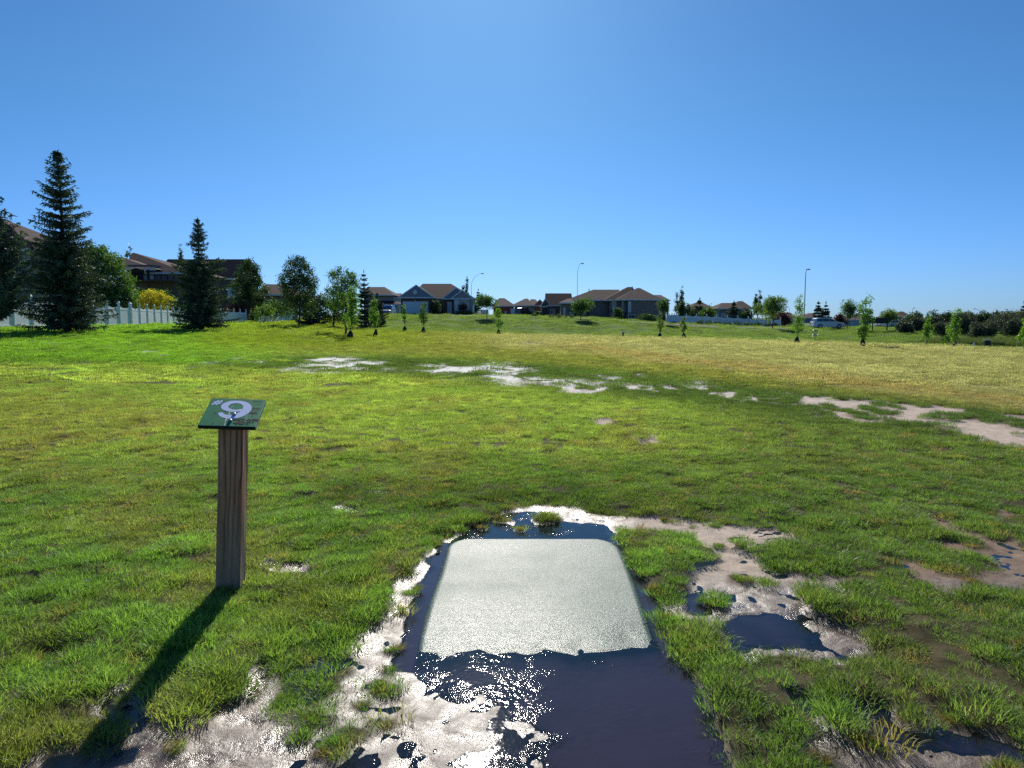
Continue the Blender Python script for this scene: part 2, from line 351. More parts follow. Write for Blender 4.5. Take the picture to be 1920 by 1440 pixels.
def water_mat():
    m, t = newmat('murky_water'); n = N(t)
    pos = n('ShaderNodeNewGeometry').outputs['Position']
    n1 = n('ShaderNodeTexNoise', {'Vector': pos, 'Scale': 26., 'Detail': 3., 'Roughness': .5})
    n2 = n('ShaderNodeTexNoise', {'Vector': pos, 'Scale': 5., 'Detail': 2.})
    n3 = n('ShaderNodeTexNoise', {'Vector': pos, 'Scale': 90., 'Detail': 2.})
    # bubbles and silt make some of the film ripple more
    k = ramp(n, n2.outputs['Fac'], [(.45, (0, 0, 0)), (.65, (1, 1, 1))])
    h = n('ShaderNodeMath', {0: n3.outputs['Fac'], 1: k, 2: n1.outputs['Fac']}, operation='MULTIPLY_ADD')
    dz = n('ShaderNodeAttribute', attribute_name='depth'); n6 = n('ShaderNodeTexNoise', {'Vector': pos, 'Scale': 3.2, 'Detail': 3.}); k6 = ramp(n, n6.outputs['Fac'], [(.42, (0, 0, 0)), (.58, (1, 1, 1))])
    rs = n('ShaderNodeMapRange', {'Value': dz.outputs['Fac'], 'From Min': .35, 'From Max': .97, 'To Min': .0050, 'To Max': .0009}); rt = n('ShaderNodeMath', {0: rs.outputs[0], 1: k6}, operation='MULTIPLY'); ru = n('ShaderNodeMath', {0: rt.outputs[0], 1: .0009}, operation='ADD')
    bp = n('ShaderNodeBump', {'Height': h.outputs[0], 'Strength': .7, 'Distance': ru.outputs[0]})
    b = n('ShaderNodeBsdfPrincipled', {'Base Color': (.030, .025, .042, 1), 'Roughness': .03, 'IOR': 1.33, 'Normal': bp.outputs[0]})
    tr = n('ShaderNodeBsdfTransparent', {'Color': (.92, .90, .86, 1)})
    da = n('ShaderNodeAttribute', attribute_name='depth')
    gb = n('ShaderNodeBsdfGlossy', {'Color': (1, 1, 1, 1), 'Roughness': .03, 'Normal': bp.outputs[0]})
    fr = n('ShaderNodeFresnel', {'IOR': 1.33}); 
    cl = n('ShaderNodeMixShader', {0: fr.outputs[0], 1: tr.outputs[0], 2: gb.outputs[0]}); ms = n('ShaderNodeMixShader', {0: da.outputs['Fac'], 1: cl.outputs[0], 2: b.outputs[0]})
    n('ShaderNodeOutputMaterial', {'Surface': ms.outputs[0]}); return m
M['water'] = water_mat()
M['grass'] = leafmat('grass_blade', None, instanced=True, trans=.5, gloss=.03, var=.35, tcol=(1.85, 1.75, 1.0), hue=((.62, .68, .6), (1.6, 1.35, 1.4)))
M['white_vinyl'] = plain('white_vinyl', (.78, .80, .82), .45, .06, 2)
M['roof_brown'] = plain('brown_shingles', (.062, .042, .042), .95, .3, 1.2, bump=.02, stretch=(1, 1, 4), spec=.08)
M['roof_dark'] = plain('dark_shingles', (.032, .024, .028), .95, .3, 1.5, spec=.08, stretch=(1, 1, 4))
M['roof_tan'] = plain('tan_shingles', (.12, .09, .085), .95, .25, 1.5, spec=.08, stretch=(1, 1, 4))
M['stucco'] = plain('brown_stucco', (.20, .165, .15), .9, .12, 2)
M['stucco_dark'] = plain('dark_stucco', (.11, .09, .09), .9, .15, 2)
M['stucco_grey'] = plain('grey_siding', (.27, .27, .29), .85, .1, 2)
M['brick'] = plain('brown_brick', (.13, .075, .062), .9, .35, 14)
M['siding_blue'] = plain('blue_grey_siding', (.20, .23, .30), .8, .1, 2)
M['siding_red'] = plain('red_siding', (.35, .07, .055), .8, .1, 2)
M['siding_white'] = plain('white_siding', (.55, .55, .56), .8, .08, 2)
M['trim'] = plain('white_trim', (.60, .62, .66), .6, .05, 2)
M['garage'] = plain('white_garage_door', (.60, .66, .74), .5, .05, 2)
M['glass'] = glassmat('window_glass', (.03, .045, .06), .05)
M['curtain_glass'] = glassmat('curtained_glass', (.28, .36, .42), .1)
M['asphalt'] = plain('asphalt', (.055, .055, .058), .9, .2, 3)
M['concrete'] = plain('concrete', (.38, .37, .35), .85, .12, 2)
M['steel'] = plain('galvanised_steel', (.34, .36, .38), .4, .1, 6, metal=.6)
M['lamp_grey'] = plain('lamp_grey', (.2, .21, .22), .7, .1)
M['rubber'] = plain('tyre_rubber', (.02, .02, .02), .8, .1)
M['bag'] = plain('dark_green_bag', (.012, .024, .018), .6, .3, 5, bump=.01)
M['bark'] = plain('bark', (.085, .065, .05), .95, .35, 9, bump=.01, stretch=(1, 1, .3))
M['bark_pale'] = plain('pale_bark', (.20, .17, .13), .95, .25, 9, stretch=(1, 1, .3))
M['spruce'] = leafmat('spruce_needles', (.07, .11, .065), (1.2, 1.3, .8), .4, .18, .03)
M['spruce_blue'] = leafmat('blue_spruce_needles', (.07, .11, .095), (1.2, 1.3, .9), .4, .18, .03)
M['leaf_dark'] = leafmat('dark_leaves', (.042, .085, .026), (1.5, 1.7, .6), .4, .35, .05)
M['leaf_mid'] = leafmat('mid_green_leaves', (.065, .135, .028), (1.6, 1.7, .6), .4, .42, .05)
M['leaf_light'] = leafmat('light_green_leaves', (.095, .17, .035), (1.6, 1.6, .6), .35, .5, .05)
M['leaf_fresh'] = leafmat('fresh_green_leaves', (.10, .22, .025), (1.6, 1.6, .6), .3, .5, .05)
M['leaf_yellow'] = leafmat('golden_leaves', (.46, .44, .045), (1.4, 1.3, .6), .3, .45, .04)
M['leaf_red'] = leafmat('dark_red_leaves', (.07, .03, .03), (1.4, 1.0, .8), .3, .3, .04)
M['leaf_grey'] = leafmat('grey_green_leaves', (.075, .095, .062), (1.2, 1.2, .9), .35, .3, .04)
M['reed'] = leafmat('reed_blades', (.045, .075, .025), (1.5, 1.5, .7), .4, .4, .04)

# ------------------------------------------------------------------ ground sheet
def axis(a, b, step, lo, hi, g):
    c = list(np.arange(a, b, step)); s = step; x = c[-1]
    while x < hi: s *= g; s = min(s, 12); x += s; c.append(x)
    s = step; x = a
    while x > lo: s *= g; s = min(s, 12); x -= s; c.insert(0, x)
    return np.array(c)
AX = axis(-3.4, 3.6, .021, -520, 520, 1.034); AY = axis(1.7, 6.6, .021, -25, 620, 1.028)
GX, GY = np.meshgrid(AX, AY)
def gheight(X, Y, bare, deep, tuft):
    b = bare.astype(float); d = deep.astype(float); tf = tuft.astype(float)
    for _ in range(2):
        for a in (b, d, tf):
            a[1:-1, 1:-1] = (a[1:-1, 1:-1] * 2 + a[:-2, 1:-1] + a[2:, 1:-1] + a[1:-1, :-2] + a[1:-1, 2:]) / 6
    nf = np.clip(1 - (Y - 9) / 8, 0, 1) * (Y > 0)
    moss = (fbm(X * 3.1, Y * 3.1, 71) - .5) * .085 + (fbm(X * 1.1, Y * 1.1, 70) - .5) * .04 + (fbm(X * 9, Y * 9, 72) - .5) * .02 + .014
    mud = -.0125 + (fbm(X * 4, Y * 4, 73) - .5) * .011 + (fbm(X * 15, Y * 11, 74) - .5) * .013
    mud = mud - .0056 * np.exp(-((X + .02) / .42) ** 2) * sstep(3.5, 3.0, Y)
    zz = moss * (1 - b) + mud * b
    deepz = np.where(X > 1.05, -.021, -.045 + .024 * sstep(.55, -.15, X - (Y - 2.6) * .35)); zz = zz * (1 - d) + (deepz + (fbm(X * 3, Y * 3, 75) - .5) * .012 + (fbm(X * 14, Y * 11, 76) - .5) * .010) * d
    zz = zz * (1 - tf) + np.minimum(zz, -.006) * tf
    return tz(X, Y) + zz * nf - (1 - nf) * b * .02 + (1 - nf) * (fbm(X * .8, Y * .8, 77) - .5) * .06, b, d
bare, deep, tuft = masks(GX, GY)
GZ, bs, ds = gheight(GX, GY, bare, deep, tuft)
# the worn hollow beneath the mat
PX0, PX1, PY0, PY1 = -.465, .745, 3.05, 5.02
inpad = (GX > PX0 - .02 - .10 * vnoise(GX * 0, GY * 6, 87)) & (GX < PX1 + .02 + .06 * vnoise(GX * 0, GY * 5, 86)) & (GY > 3.12 + .12 * (fbm(GX * 3, GY * 0 + 2, 88) - .5)) & (GY < PY1)
GZ = np.where(inpad, np.minimum(GZ, -.05), GZ)
ny, nx = GX.shape
V = np.stack([GX, GY, GZ], -1).reshape(-1, 3)
ii = np.arange(ny * nx).reshape(ny, nx)
FQ = np.stack([ii[:-1, :-1], ii[:-1, 1:], ii[1:, 1:], ii[1:, :-1]], -1).reshape(-1, 4)
ground = npmesh('ground', V, FQ, M['earth']); tag(ground, kind='structure')
ground.data.polygons.foreach_set('use_smooth', [True] * len(ground.data.polygons))
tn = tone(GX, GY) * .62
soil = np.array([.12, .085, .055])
nearg = sstep(30, 8, GY)[..., None]; grcol = (tn * .65 + soil * .21) * (1 - nearg) + (tn * .16 + np.array([.065, .048, .032])) * nearg  # near thatch painted darker and browner to read as shadow between the tufts
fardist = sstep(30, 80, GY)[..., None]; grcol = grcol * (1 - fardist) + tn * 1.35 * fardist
pxg, syg = proj(GX, GY, GZ)
wet = np.where(GY < 9, 1.0, 0.0) * (1 - .92 * sstep(1130, 1250, pxg) * sstep(1115, 1060, syg))
wet = wet * (1 - .5 * sstep(1400, 1560, syg) * 0)
dry = np.array([.46, .39, .33]); wetc = np.array([.11, .08, .062])
wetc = wetc * (.65 + .75 * fbm(GX * 5, GY * 3.5, 84)[..., None])
wn = np.clip(wet + (fbm(GX * 2.2, GY * 2.2, 81) - .5) * .5 * (GY < 9), 0, 1)
farb = sstep(12, 20, GY)[..., None]; dry = dry * (1 - farb) + np.array([.70, .71, .69]) * farb
wornk = (sstep(1500, 1700, pxg) * sstep(860, 900, syg) * sstep(1160, 1100, syg))[..., None]; dry = dry * (1 - wornk) + np.array([.22, .16, .12]) * wornk
mudcol = dry * (1 - wn[..., None]) + wetc * wn[..., None]
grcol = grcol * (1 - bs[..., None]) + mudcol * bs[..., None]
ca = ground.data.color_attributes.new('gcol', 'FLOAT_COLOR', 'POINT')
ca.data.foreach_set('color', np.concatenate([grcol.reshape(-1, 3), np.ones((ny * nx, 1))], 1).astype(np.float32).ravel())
wa = ground.data.attributes.new('wet', 'FLOAT', 'POINT'); wa.data.foreach_set('value', (wn * bs).astype(np.float32).ravel())
# puddles: one sheet per pool
def padz(x, y):
    s = np.interp(y, [2.0, 3.05, 3.30, 3.6, 3.9, 5.0], [-.05, -.030, WLV, -.001, .013, .028])
    return s + (fbm(x * 6 + 3, y * 5, 91, 4) - .5) * .020 * np.clip(1 - abs(y - 3.3) / .45, .12, 1) + (fbm(x * 2.2 + 3, y * 2, 93) - .5) * .012 * np.clip(1 - abs(y - 3.3) / 1.2, .2, 1) - .010 * sstep(.2, .7, x) * np.clip(1 - abs(y - 3.3) / 1.2, 0, 1)
def pool(name, x0, x1, y0, y1, label):
    nxx, nyy = 360, 230; xs = np.linspace(x0, x1, nxx); ys = np.linspace(y0, y1, nyy); a, b = np.meshgrid(xs, ys)
    v = np.stack([a, b, 0 * a + WLV], -1).reshape(-1, 3); i = np.arange(nxx * nyy).reshape(nyy, nxx)
    f = np.stack([i[:-1, :-1], i[:-1, 1:], i[1:, 1:], i[1:, :-1]], -1).reshape(-1, 4)
    o = npmesh(name, v, f, M['water'])
    jx = np.clip(np.searchsorted(AX, a), 1, nx - 1); jy = np.clip(np.searchsorted(AY, b), 1, ny - 1); gzz = (GZ[jy, jx] + GZ[jy - 1, jx] + GZ[jy, jx - 1] + GZ[jy - 1, jx - 1]) / 4
    op = (a > PX0 + .01) & (a < PX1 - .01) & (b > PY0 + .02); gzz = np.where(op, padz(a, b) + .004, gzz)
    dd = 1 - np.exp(-np.clip(WLV - gzz, 0, 1) / .008); at = o.data.attributes.new('depth', 'FLOAT', 'POINT'); at.data.foreach_set('value', dd.astype(np.float32).ravel())
    tag(o, label, kind='structure'); return o
pool('water', -3.2, 3.8, 1.75, 5.9, 'dark shallow rain water lying round the turf mat and in the worn grass')

# ------------------------------------------------------------------ grass prototypes
def blades(n, r, h0, h1, w, lean, seed, segs=3, flop=.5):
    g = np.random.default_rng(seed); V = []; Fs = []
    for i in range(n):
        a = g.uniform(0, 2 * math.pi); rr = r * math.sqrt(g.uniform()); bx, by = rr * math.cos(a), rr * math.sin(a)
        h = g.uniform(h0, h1) * (1 - .25 * rr / r); da = a + g.normal(0, .9); l = lean * (rr / r) * g.uniform(.4, 1.3) + g.uniform(0, .25)
        ca_, sa = math.cos(da), math.sin(da); fa = g.uniform(0, math.pi); wx, wy = math.cos(fa) * w * g.uniform(.6, 1.2) / 2, math.sin(fa) * w / 2
        o = len(V); tt = np.linspace(0, 1, segs + 1)
        for k, t in enumerate(tt):
            off = h * l * (t ** 1.7); z = h * t * (1 - flop * .5 * l * t * t); 
            cx, cy_ = bx + ca_ * off, by + sa * off; wk = (1 - t ** 2.2)
            if k == segs: V.append((cx, cy_, z))
            else: V.append((cx - wx * wk, cy_ - wy * wk, z)); V.append((cx + wx * wk, cy_ + wy * wk, z))
        for k in range(segs - 1): Fs.append((o + 2 * k, o + 2 * k + 1, o + 2 * k + 3, o + 2 * k + 2))
        Fs.append((o + 2 * segs - 2, o + 2 * segs - 1, o + 2 * segs))
    return V, Fs
def proto_col(name, specs):
    c = bpy.data.collections.new(name)
    for i, s in enumerate(specs):
        V, Fs = blades(*s[:6], seed=100 + i, **(s[6] if len(s) > 6 else {}))
        me = bpy.data.meshes.new('grass_tuft'); me.from_pydata(V, [], Fs); me.materials.append(M['grass'])
        o = bpy.data.objects.new('grass_tuft', me); c.objects.link(o)
    return c
C_near = proto_col('near_tufts', [(120, .075, .03, .06, .0028, .9), (110, .075, .025, .05, .0028, 1.1), (120, .08, .03, .068, .0028, .8), (100, .085, .025, .048, .003, 1.4), (110, .075, .03, .06, .0028, 1.0)])
C_tuss = proto_col('tussocks', [(130, .05, .04, .085, .0028, 1.4), (120, .045, .04, .08, .0028, 1.6), (130, .06, .04, .075, .0028, 1.3), (110, .05, .045, .10, .0028, 1.5)])
C_mid = proto_col('mid_patches', [(420, .36, .03, .065, .009, .5, dict(segs=2)), (380, .36, .03, .07, .009, .4, dict(segs=2)), (420, .36, .025, .055, .010, .6, dict(segs=2)), (360, .36, .03, .08, .009, .5, dict(segs=2))])
C_far = proto_col('far_patches', [(420, 1.1, .04, .08, .030, .4, dict(segs=2)), (420, 1.1, .04, .09, .028, .5, dict(segs=2)), (420, 1.1, .03, .08, .032, .4, dict(segs=2))])
C_reed = proto_col('reed_patches', [(260, .7, .6, 1.1, .03, .25, dict(segs=2)), (260, .7, .5, 1.0, .03, .3, dict(segs=2))])
def scatter(name, pts, rot, scl, tint, coll, label):
    me = bpy.data.meshes.new(name); me.vertices.add(len(pts)); me.vertices.foreach_set('co', pts.astype(np.float32).ravel())
    a = me.attributes.new('rot', 'FLOAT_VECTOR', 'POINT'); a.data.foreach_set('vector', rot.astype(np.float32).ravel())
    a = me.attributes.new('scl', 'FLOAT_VECTOR', 'POINT'); a.data.foreach_set('vector', scl.astype(np.float32).ravel())
    a = me.attributes.new('tint', 'FLOAT_VECTOR', 'POINT'); a.data.foreach_set('vector', tint.astype(np.float32).ravel())
    o = bpy.data.objects.new(name, me); COL.objects.link(o)
    ng = bpy.data.node_groups.new(name, 'GeometryNodeTree'); ng.interface.new_socket('Geometry', in_out='INPUT', socket_type='NodeSocketGeometry'); ng.interface.new_socket('Geometry', in_out='OUTPUT', socket_type='NodeSocketGeometry')
    n = N(ng); gi = n('NodeGroupInput'); go = n('NodeGroupOutput')
    ci = n('GeometryNodeCollectionInfo', transform_space='ORIGINAL'); ci.inputs[0].default_value = coll; ci.inputs[1].default_value = True; ci.inputs[2].default_value = True
    ra = n('GeometryNodeInputNamedAttribute', {'Name': 'rot'}, data_type='FLOAT_VECTOR'); sa = n('GeometryNodeInputNamedAttribute', {'Name': 'scl'}, data_type='FLOAT_VECTOR')
    er = n('FunctionNodeEulerToRotation', {0: ra.outputs[0]})
    ip = n('GeometryNodeInstanceOnPoints', {'Points': gi.outputs[0], 'Instance': ci.outputs[0], 'Pick Instance': True, 'Rotation': er.outputs[0], 'Scale': sa.outputs[0]})
    ng.links.new(ip.outputs[0], go.inputs[0])
    md = o.modifiers.new('scatter', 'NODES'); md.node_group = ng
    tag(o, label, kind='stuff'); return o
def spread(y0, y1, dens, k=.80, pad=.6, dfun=None):
    """points in the wedge in view, a step to either side included"""
    area = k * (y1 ** 2 - y0 ** 2) + 2 * pad * (y1 - y0); n = int(area * dens)
    y = np.sqrt(rng.uniform(0, 1, n * 2) * (y1 ** 2 - y0 ** 2) + y0 ** 2); x = (rng.uniform(-1, 1, n * 2)) * (k * y + pad)
    y, x = y[:n], x[:n]; return x, y
def gz_at(x, y):
    b, d, t = masks(x, y)
    nf = np.clip(1 - (y - 9) / 8, 0, 1)
    moss = (fbm(x * 3.1, y * 3.1, 71) - .5) * .085 + (fbm(x * 1.1, y * 1.1, 70) - .5) * .04 + (fbm(x * 9, y * 9, 72) - .5) * .02 + .014
    return b, t, tz(x, y) + moss * nf + (1 - nf) * (fbm(x * .8, y * .8, 77) - .5) * .06
def lay(name, y0, y1, dens, coll, label, s0, s1, k=.8, extra=1.0, tilt=.12, hgt=None):
    x, y = spread(y0, y1, dens, k)
    b, t, z = gz_at(x, y); keep = ~b
    inp = (x > PX0 - .03) & (x < PX1 + .03) & (y > 2.9) & (y < 5.05); keep &= ~inp
    x, y, z, t = x[keep], y[keep], z[keep], t[keep]
    px, sy = proj(x, y, z)
    # tussocky, gappy sward on the right and near the mud
    gap = sstep(1150, 1500, px) * sstep(840, 930, sy) * .32 + sstep(1120, 1250, sy) * .12
    cl = fbm(x * 4.2, y * 4.2, 71 + 3)
    keep = rng.uniform(0, 1, len(x)) > gap * sstep(.46, .37, cl) * 1.3
    x, y, z, t, cl, sy, px = [a[keep] for a in (x, y, z, t, cl, sy, px)]
    s = rng.uniform(s0, s1, len(x)) * (1 + (cl - .5) * .9 * sstep(850, 1000, sy))
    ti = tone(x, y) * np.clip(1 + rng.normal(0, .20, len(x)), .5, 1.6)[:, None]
    dryk = (rng.uniform(0, 1, len(x)) < .06) & (sy > 800)
    ti = np.where(dryk[:, None], ti * .4 + np.array([.30, .23, .10]) * .6, ti)
    rot = np.stack([rng.normal(0, tilt, len(x)), rng.normal(0, tilt, len(x)), rng.uniform(0, 6.283, len(x))], -1)
    sc_ = np.stack([s, s, s * rng.uniform(.8, 1.15, len(x)) * (hgt(px, sy) if hgt else 1)], -1)
    return scatter(name, np.stack([x, y, z - .006], -1), rot, sc_, np.clip(ti, .01, 1), coll, label)
def nh(px, sy): return .80 + .12 * sstep(900, 1150, sy)
lay('short_grass', 1.6, 8.5, 270, C_near, 'short green lawn grass round the puddle', .85, 1.25, hgt=nh)
lay('lawn_grass', 8.5, 17, 105, C_near, 'yellow green lawn beyond the signpost', 1.0, 1.5)
lay('field_grass', 17, 48, 9.5, C_mid, 'green and olive grass across the middle of the field', .9, 1.3, k=.84)
lay('far_grass', 48, 135, 1.15, C_far, 'dry tan and green grass of the far field and slope', .9, 1.3, k=.85)
# tussocks standing in the mud, and the ragged rim of the sward
tx, ty, tsc = [], [], []
for (cx, cy_), r in TW:
    for _ in range(max(3, int(r * r * 950))):
        a = rng.uniform(0, 6.283); q = r * .85 * math.sqrt(rng.uniform()); tx.append(cx + q * math.cos(a)); ty.append(cy_ + q * math.sin(a)); tsc.append(min(1.1, .5 + r * 2.2) * rng.uniform(.7, 1.05))
x, y = spread(2.0, 8, 260); b, d_, t_ = masks(x, y)
rim = np.zeros(len(x), bool)
for dx, dy in ((.05, 0), (-.05, 0), (0, -.06), (0, .06)):
    rim |= masks(x + dx, y + dy)[0]
rim &= ~t_
px_, sy_ = proj(x, y, 0 * x)
keep = (~b) & rim & (rng.uniform(0, 1, len(x)) < .5)
tx = np.concatenate([tx, x[keep]]); ty = np.concatenate([ty, y[keep]]); tsc = np.concatenate([tsc, rng.uniform(.45, .85, keep.sum())])
keep = ~((tx > PX0 - .05) & (tx < PX1 + .05) & (ty < 5.06) & (ty > 2.9)); tx, ty, tsc = tx[keep], ty[keep], tsc[keep]
_, _, tzz = gz_at(tx, ty); ti = tone(tx, ty) * .9; dk = rng.uniform(0, 1, len(tx)) < .3; ti = np.where(dk[:, None], np.array([.17, .15, .05]), ti)
scatter('tussock_grass', np.stack([tx, ty, np.minimum(tzz, .01) - .012], -1), np.stack([rng.normal(0, .12, len(tx)), rng.normal(0, .12, len(tx)), rng.uniform(0, 6.28, len(tx))], -1),
        np.stack([tsc, tsc, tsc], -1), ti, C_tuss, 'longer ragged grass tussocks standing in the wet mud')

# ------------------------------------------------------------------ turf mat (tee pad)
def mat_mat():
    m, t = newmat('wet_synthetic_turf'); n = N(t)
    pos = n('ShaderNodeNewGeometry').outputs['Position']
    n1 = n('ShaderNodeTexNoise', {'Vector': pos, 'Scale': 260., 'Detail': 2.}); n2 = n('ShaderNodeTexNoise', {'Vector': pos, 'Scale': 3., 'Detail': 4.})
    v = n('ShaderNodeTexVoronoi', {'Vector': pos, 'Scale': 330.})
    col = ramp(n, v.outputs['Color'], [(.1, (.008, .04, .025)), (.5, (.03, .075, .055)), (.9, (.24, .29, .26))])
    col = mul(n, col, ramp(n, n2.outputs['Fac'], [(.3, (.85, .85, .85)), (.7, (1.15, 1.15, 1.15))]))
    bp = n('ShaderNodeBump', {'Height': n1.outputs['Fac'], 'Strength': 1., 'Distance': .0018})
    sy_ = n('ShaderNodeSeparateXYZ', {0: pos}); rw_ = n('ShaderNodeMapRange', {'Value': sy_.outputs[1], 'From Min': 3.25, 'From Max': 4.1, 'To Min': .22, 'To Max': .43})
    rn_ = n('ShaderNodeMath', {0: n2.outputs['Fac'], 1: .22, 2: rw_.outputs[0]}, operation='MULTIPLY_ADD'); rq_ = n('ShaderNodeMath', {0: rn_.outputs[0], 1: .11}, operation='SUBTRACT')
    b = n('ShaderNodeBsdfPrincipled', {'Base Color': col, 'Roughness': rq_.outputs[0], 'Normal': bp.outputs[0], 'Specular IOR Level': .11})
    n('ShaderNodeOutputMaterial', {'Surface': b.outputs[0]}); return m
M['mat'] = mat_mat()
na, nb = 60, 130; u = np.linspace(-1, 1, na); v = np.linspace(0, 1, nb); U, VV = np.meshgrid(u, v)
yy = PY0 + (PY1 - PY0) * VV; rc = .21
dy_ = np.maximum(0, yy - (PY1 - rc)); half = (PX1 - PX0) / 2 - rc + np.sqrt(np.maximum(rc ** 2 - dy_ ** 2, 0))
xx = (PX0 + PX1) / 2 + U * half + .012 * np.sin(yy * 3.1)
zz = padz(xx, yy); edge = np.minimum((1 - abs(U)) * half, (1 - VV) * (PY1 - PY0)); zz = zz - .02 * np.clip(1 - edge / .025, 0, 1) ** 2
Vt = np.stack([xx, yy, zz], -1).reshape(-1, 3); Vb = Vt.copy(); Vb[:, 2] -= .02
i = np.arange(na * nb).reshape(nb, na); off = na * nb
top = np.stack([i[:-1, :-1], i[:-1, 1:], i[1:, 1:], i[1:, :-1]], -1).reshape(-1, 4)
def wallq(a, rev=False):
    q = np.stack([a[:-1], a[1:], a[1:] + off, a[:-1] + off], -1); return q[:, ::-1] if rev else q
FM = np.concatenate([top, top[:, ::-1] + off, wallq(i[0, :], True), wallq(i[-1, :]), wallq(i[:, 0]), wallq(i[:, -1], True)])
po = npmesh('turf_mat', np.concatenate([Vt, Vb]), FM, M['mat']); po.data.polygons.foreach_set('use_smooth', [True] * len(FM))
tag(po, 'wet grey green turf mat with rounded corners, its near half under the dark puddle', 'mat')

# ------------------------------------------------------------------ sign post
def wood():
    m, t = newmat('weathered_brown_wood'); n = N(t)
    tc = n('ShaderNodeTexCoord'); mp = n('ShaderNodeMapping', {'Vector': tc.outputs['Object'], 'Scale': (15, 15, 1.1)})
    n1 = n('ShaderNodeTexNoise', {'Vector': mp.outputs[0], 'Scale': 1.6, 'Detail': 6., 'Roughness': .65, 'Distortion': .6})
    mp2 = n('ShaderNodeMapping', {'Vector': tc.outputs['Object'], 'Scale': (5, 5, .7)})
    wv = n('ShaderNodeTexWave', {'Vector': mp2.outputs[0], 'Scale': 2.2, 'Distortion': 7., 'Detail': 3., 'Detail Scale': 1.2}, bands_direction='X')
    sx = n('ShaderNodeSeparateXYZ', {0: tc.outputs['Object']})
    col = ramp(n, n1.outputs['Fac'], [(.3, (.38, .14, .06)), (.55, (.56, .25, .12)), (.75, (.66, .34, .19))])
    col = mul(n, col, ramp(n, wv.outputs['Fac'], [(0, (.55, .5, .48)), (.35, (1, 1, 1)), (1, (1.1, 1.1, 1.1))]))
    # greyer, silted towards the wet foot
    z = n('ShaderNodeMapRange', {'Value': sx.outputs[2], 'From Min': .05, 'From Max': .6, 'To Min': .65, 'To Max': 0.})
    gr = mul(n, (.26, .23, .20, 1), ramp(n, n1.outputs['Fac'], [(.3, (.5, .5, .5)), (.7, (1.2, 1.2, 1.2))]))
    col = mixc(n, z.outputs[0], col, gr)
    h = n('ShaderNodeMath', {0: n1.outputs['Fac'], 1: wv.outputs['Fac']}, operation='ADD')
    bp = n('ShaderNodeBump', {'Height': h.outputs[0], 'Strength': .7, 'Distance': .002})
    b = n('ShaderNodeBsdfPrincipled', {'Base Color': col, 'Roughness': .75, 'Normal': bp.outputs[0]})
    n('ShaderNodeOutputMaterial', {'Surface': b.outputs[0]}); return m
M['wood'] = wood()
def platemat():
    m, t = newmat('green_sign_paint'); n = N(t); tc = n('ShaderNodeTexCoord')
    n1 = n('ShaderNodeTexNoise', {'Vector': tc.outputs['Object'], 'Scale': 14., 'Detail': 6.})
    col = ramp(n, n1.outputs['Fac'], [(.35, (.016, .20, .085)), (.65, (.025, .25, .11))])
    b = n('ShaderNodeBsdfPrincipled', {'Base Color': col, 'Roughness': .5, 'Specular IOR Level': .08})
    n('ShaderNodeOutputMaterial', {'Surface': b.outputs[0]}); return m
M['plate'] = platemat()
M['plate_edge'] = plain('dark_sign_edge', (.012, .014, .02), .5, .2)
M['plate_side'] = plain('pale_sign_edge', (.30, .32, .33), .5, .2)
M['lavender'] = plain('lavender_ink', (.62, .72, .96), .5, .05, spec=.1)
M['dark_ink'] = plain('dark_green_ink', (.004, .016, .014), .6, .1, spec=.08)
M['scratch'] = plain('white_scratch', (.5, .55, .6), .6, .4, 60)
b0 = GP(427, 1107)
sign = empty('sign_post', (b0[0], b0[1] + .04, -.02), 'brown square wooden post with a tilted green number 9 sign, leaning slightly right', 'sign', rz=R(7))
sign.rotation_euler = (R(-.5), R(2.9), R(7))
pm = MB(); h = .07; cs = .006; prof = []
for (sx, sy) in ((-1, -1), (1, -1), (1, 1), (-1, 1)): prof.append((sx * h, sy * h))
pb = MB()
NZ = 24
def ringp(z):
    o = []
    for a, b_ in (((-1, -1), (1, -1)), ((1, -1), (1, 1)), ((1, 1), (-1, 1)), ((-1, 1), (-1, -1))):
        for q in (.08, .3, .5, .7, .92):
            x_ = h * (a[0] * (1 - q) + b_[0] * q); y_ = h * (a[1] * (1 - q) + b_[1] * q)
            wob = .0012 * math.sin(z * 9 + x_ * 60 + y_ * 45); o.append((x_ * (1 + wob * 8), y_ * (1 + wob * 8), z))
    return o
vs = []
for k in range(NZ): vs += ringp(-.15 + 1.17 * k / (NZ - 1))
nr = 20
for j, vv_ in enumerate(vs):                    # top cut to the sign's slope
    if j >= nr * (NZ - 1): vs[j] = (vv_[0], vv_[1], 1.055 + vv_[1] * math.tan(R(24)))
fs = [(k * nr + a, k * nr + (a + 1) % nr, (k + 1) * nr + (a + 1) % nr, (k + 1) * nr + a) for k in range(NZ - 1) for a in range(nr)] + [tuple(range(nr * (NZ - 1), nr * NZ))]
pb.add(vs, fs).build('post', M['wood'], sign)
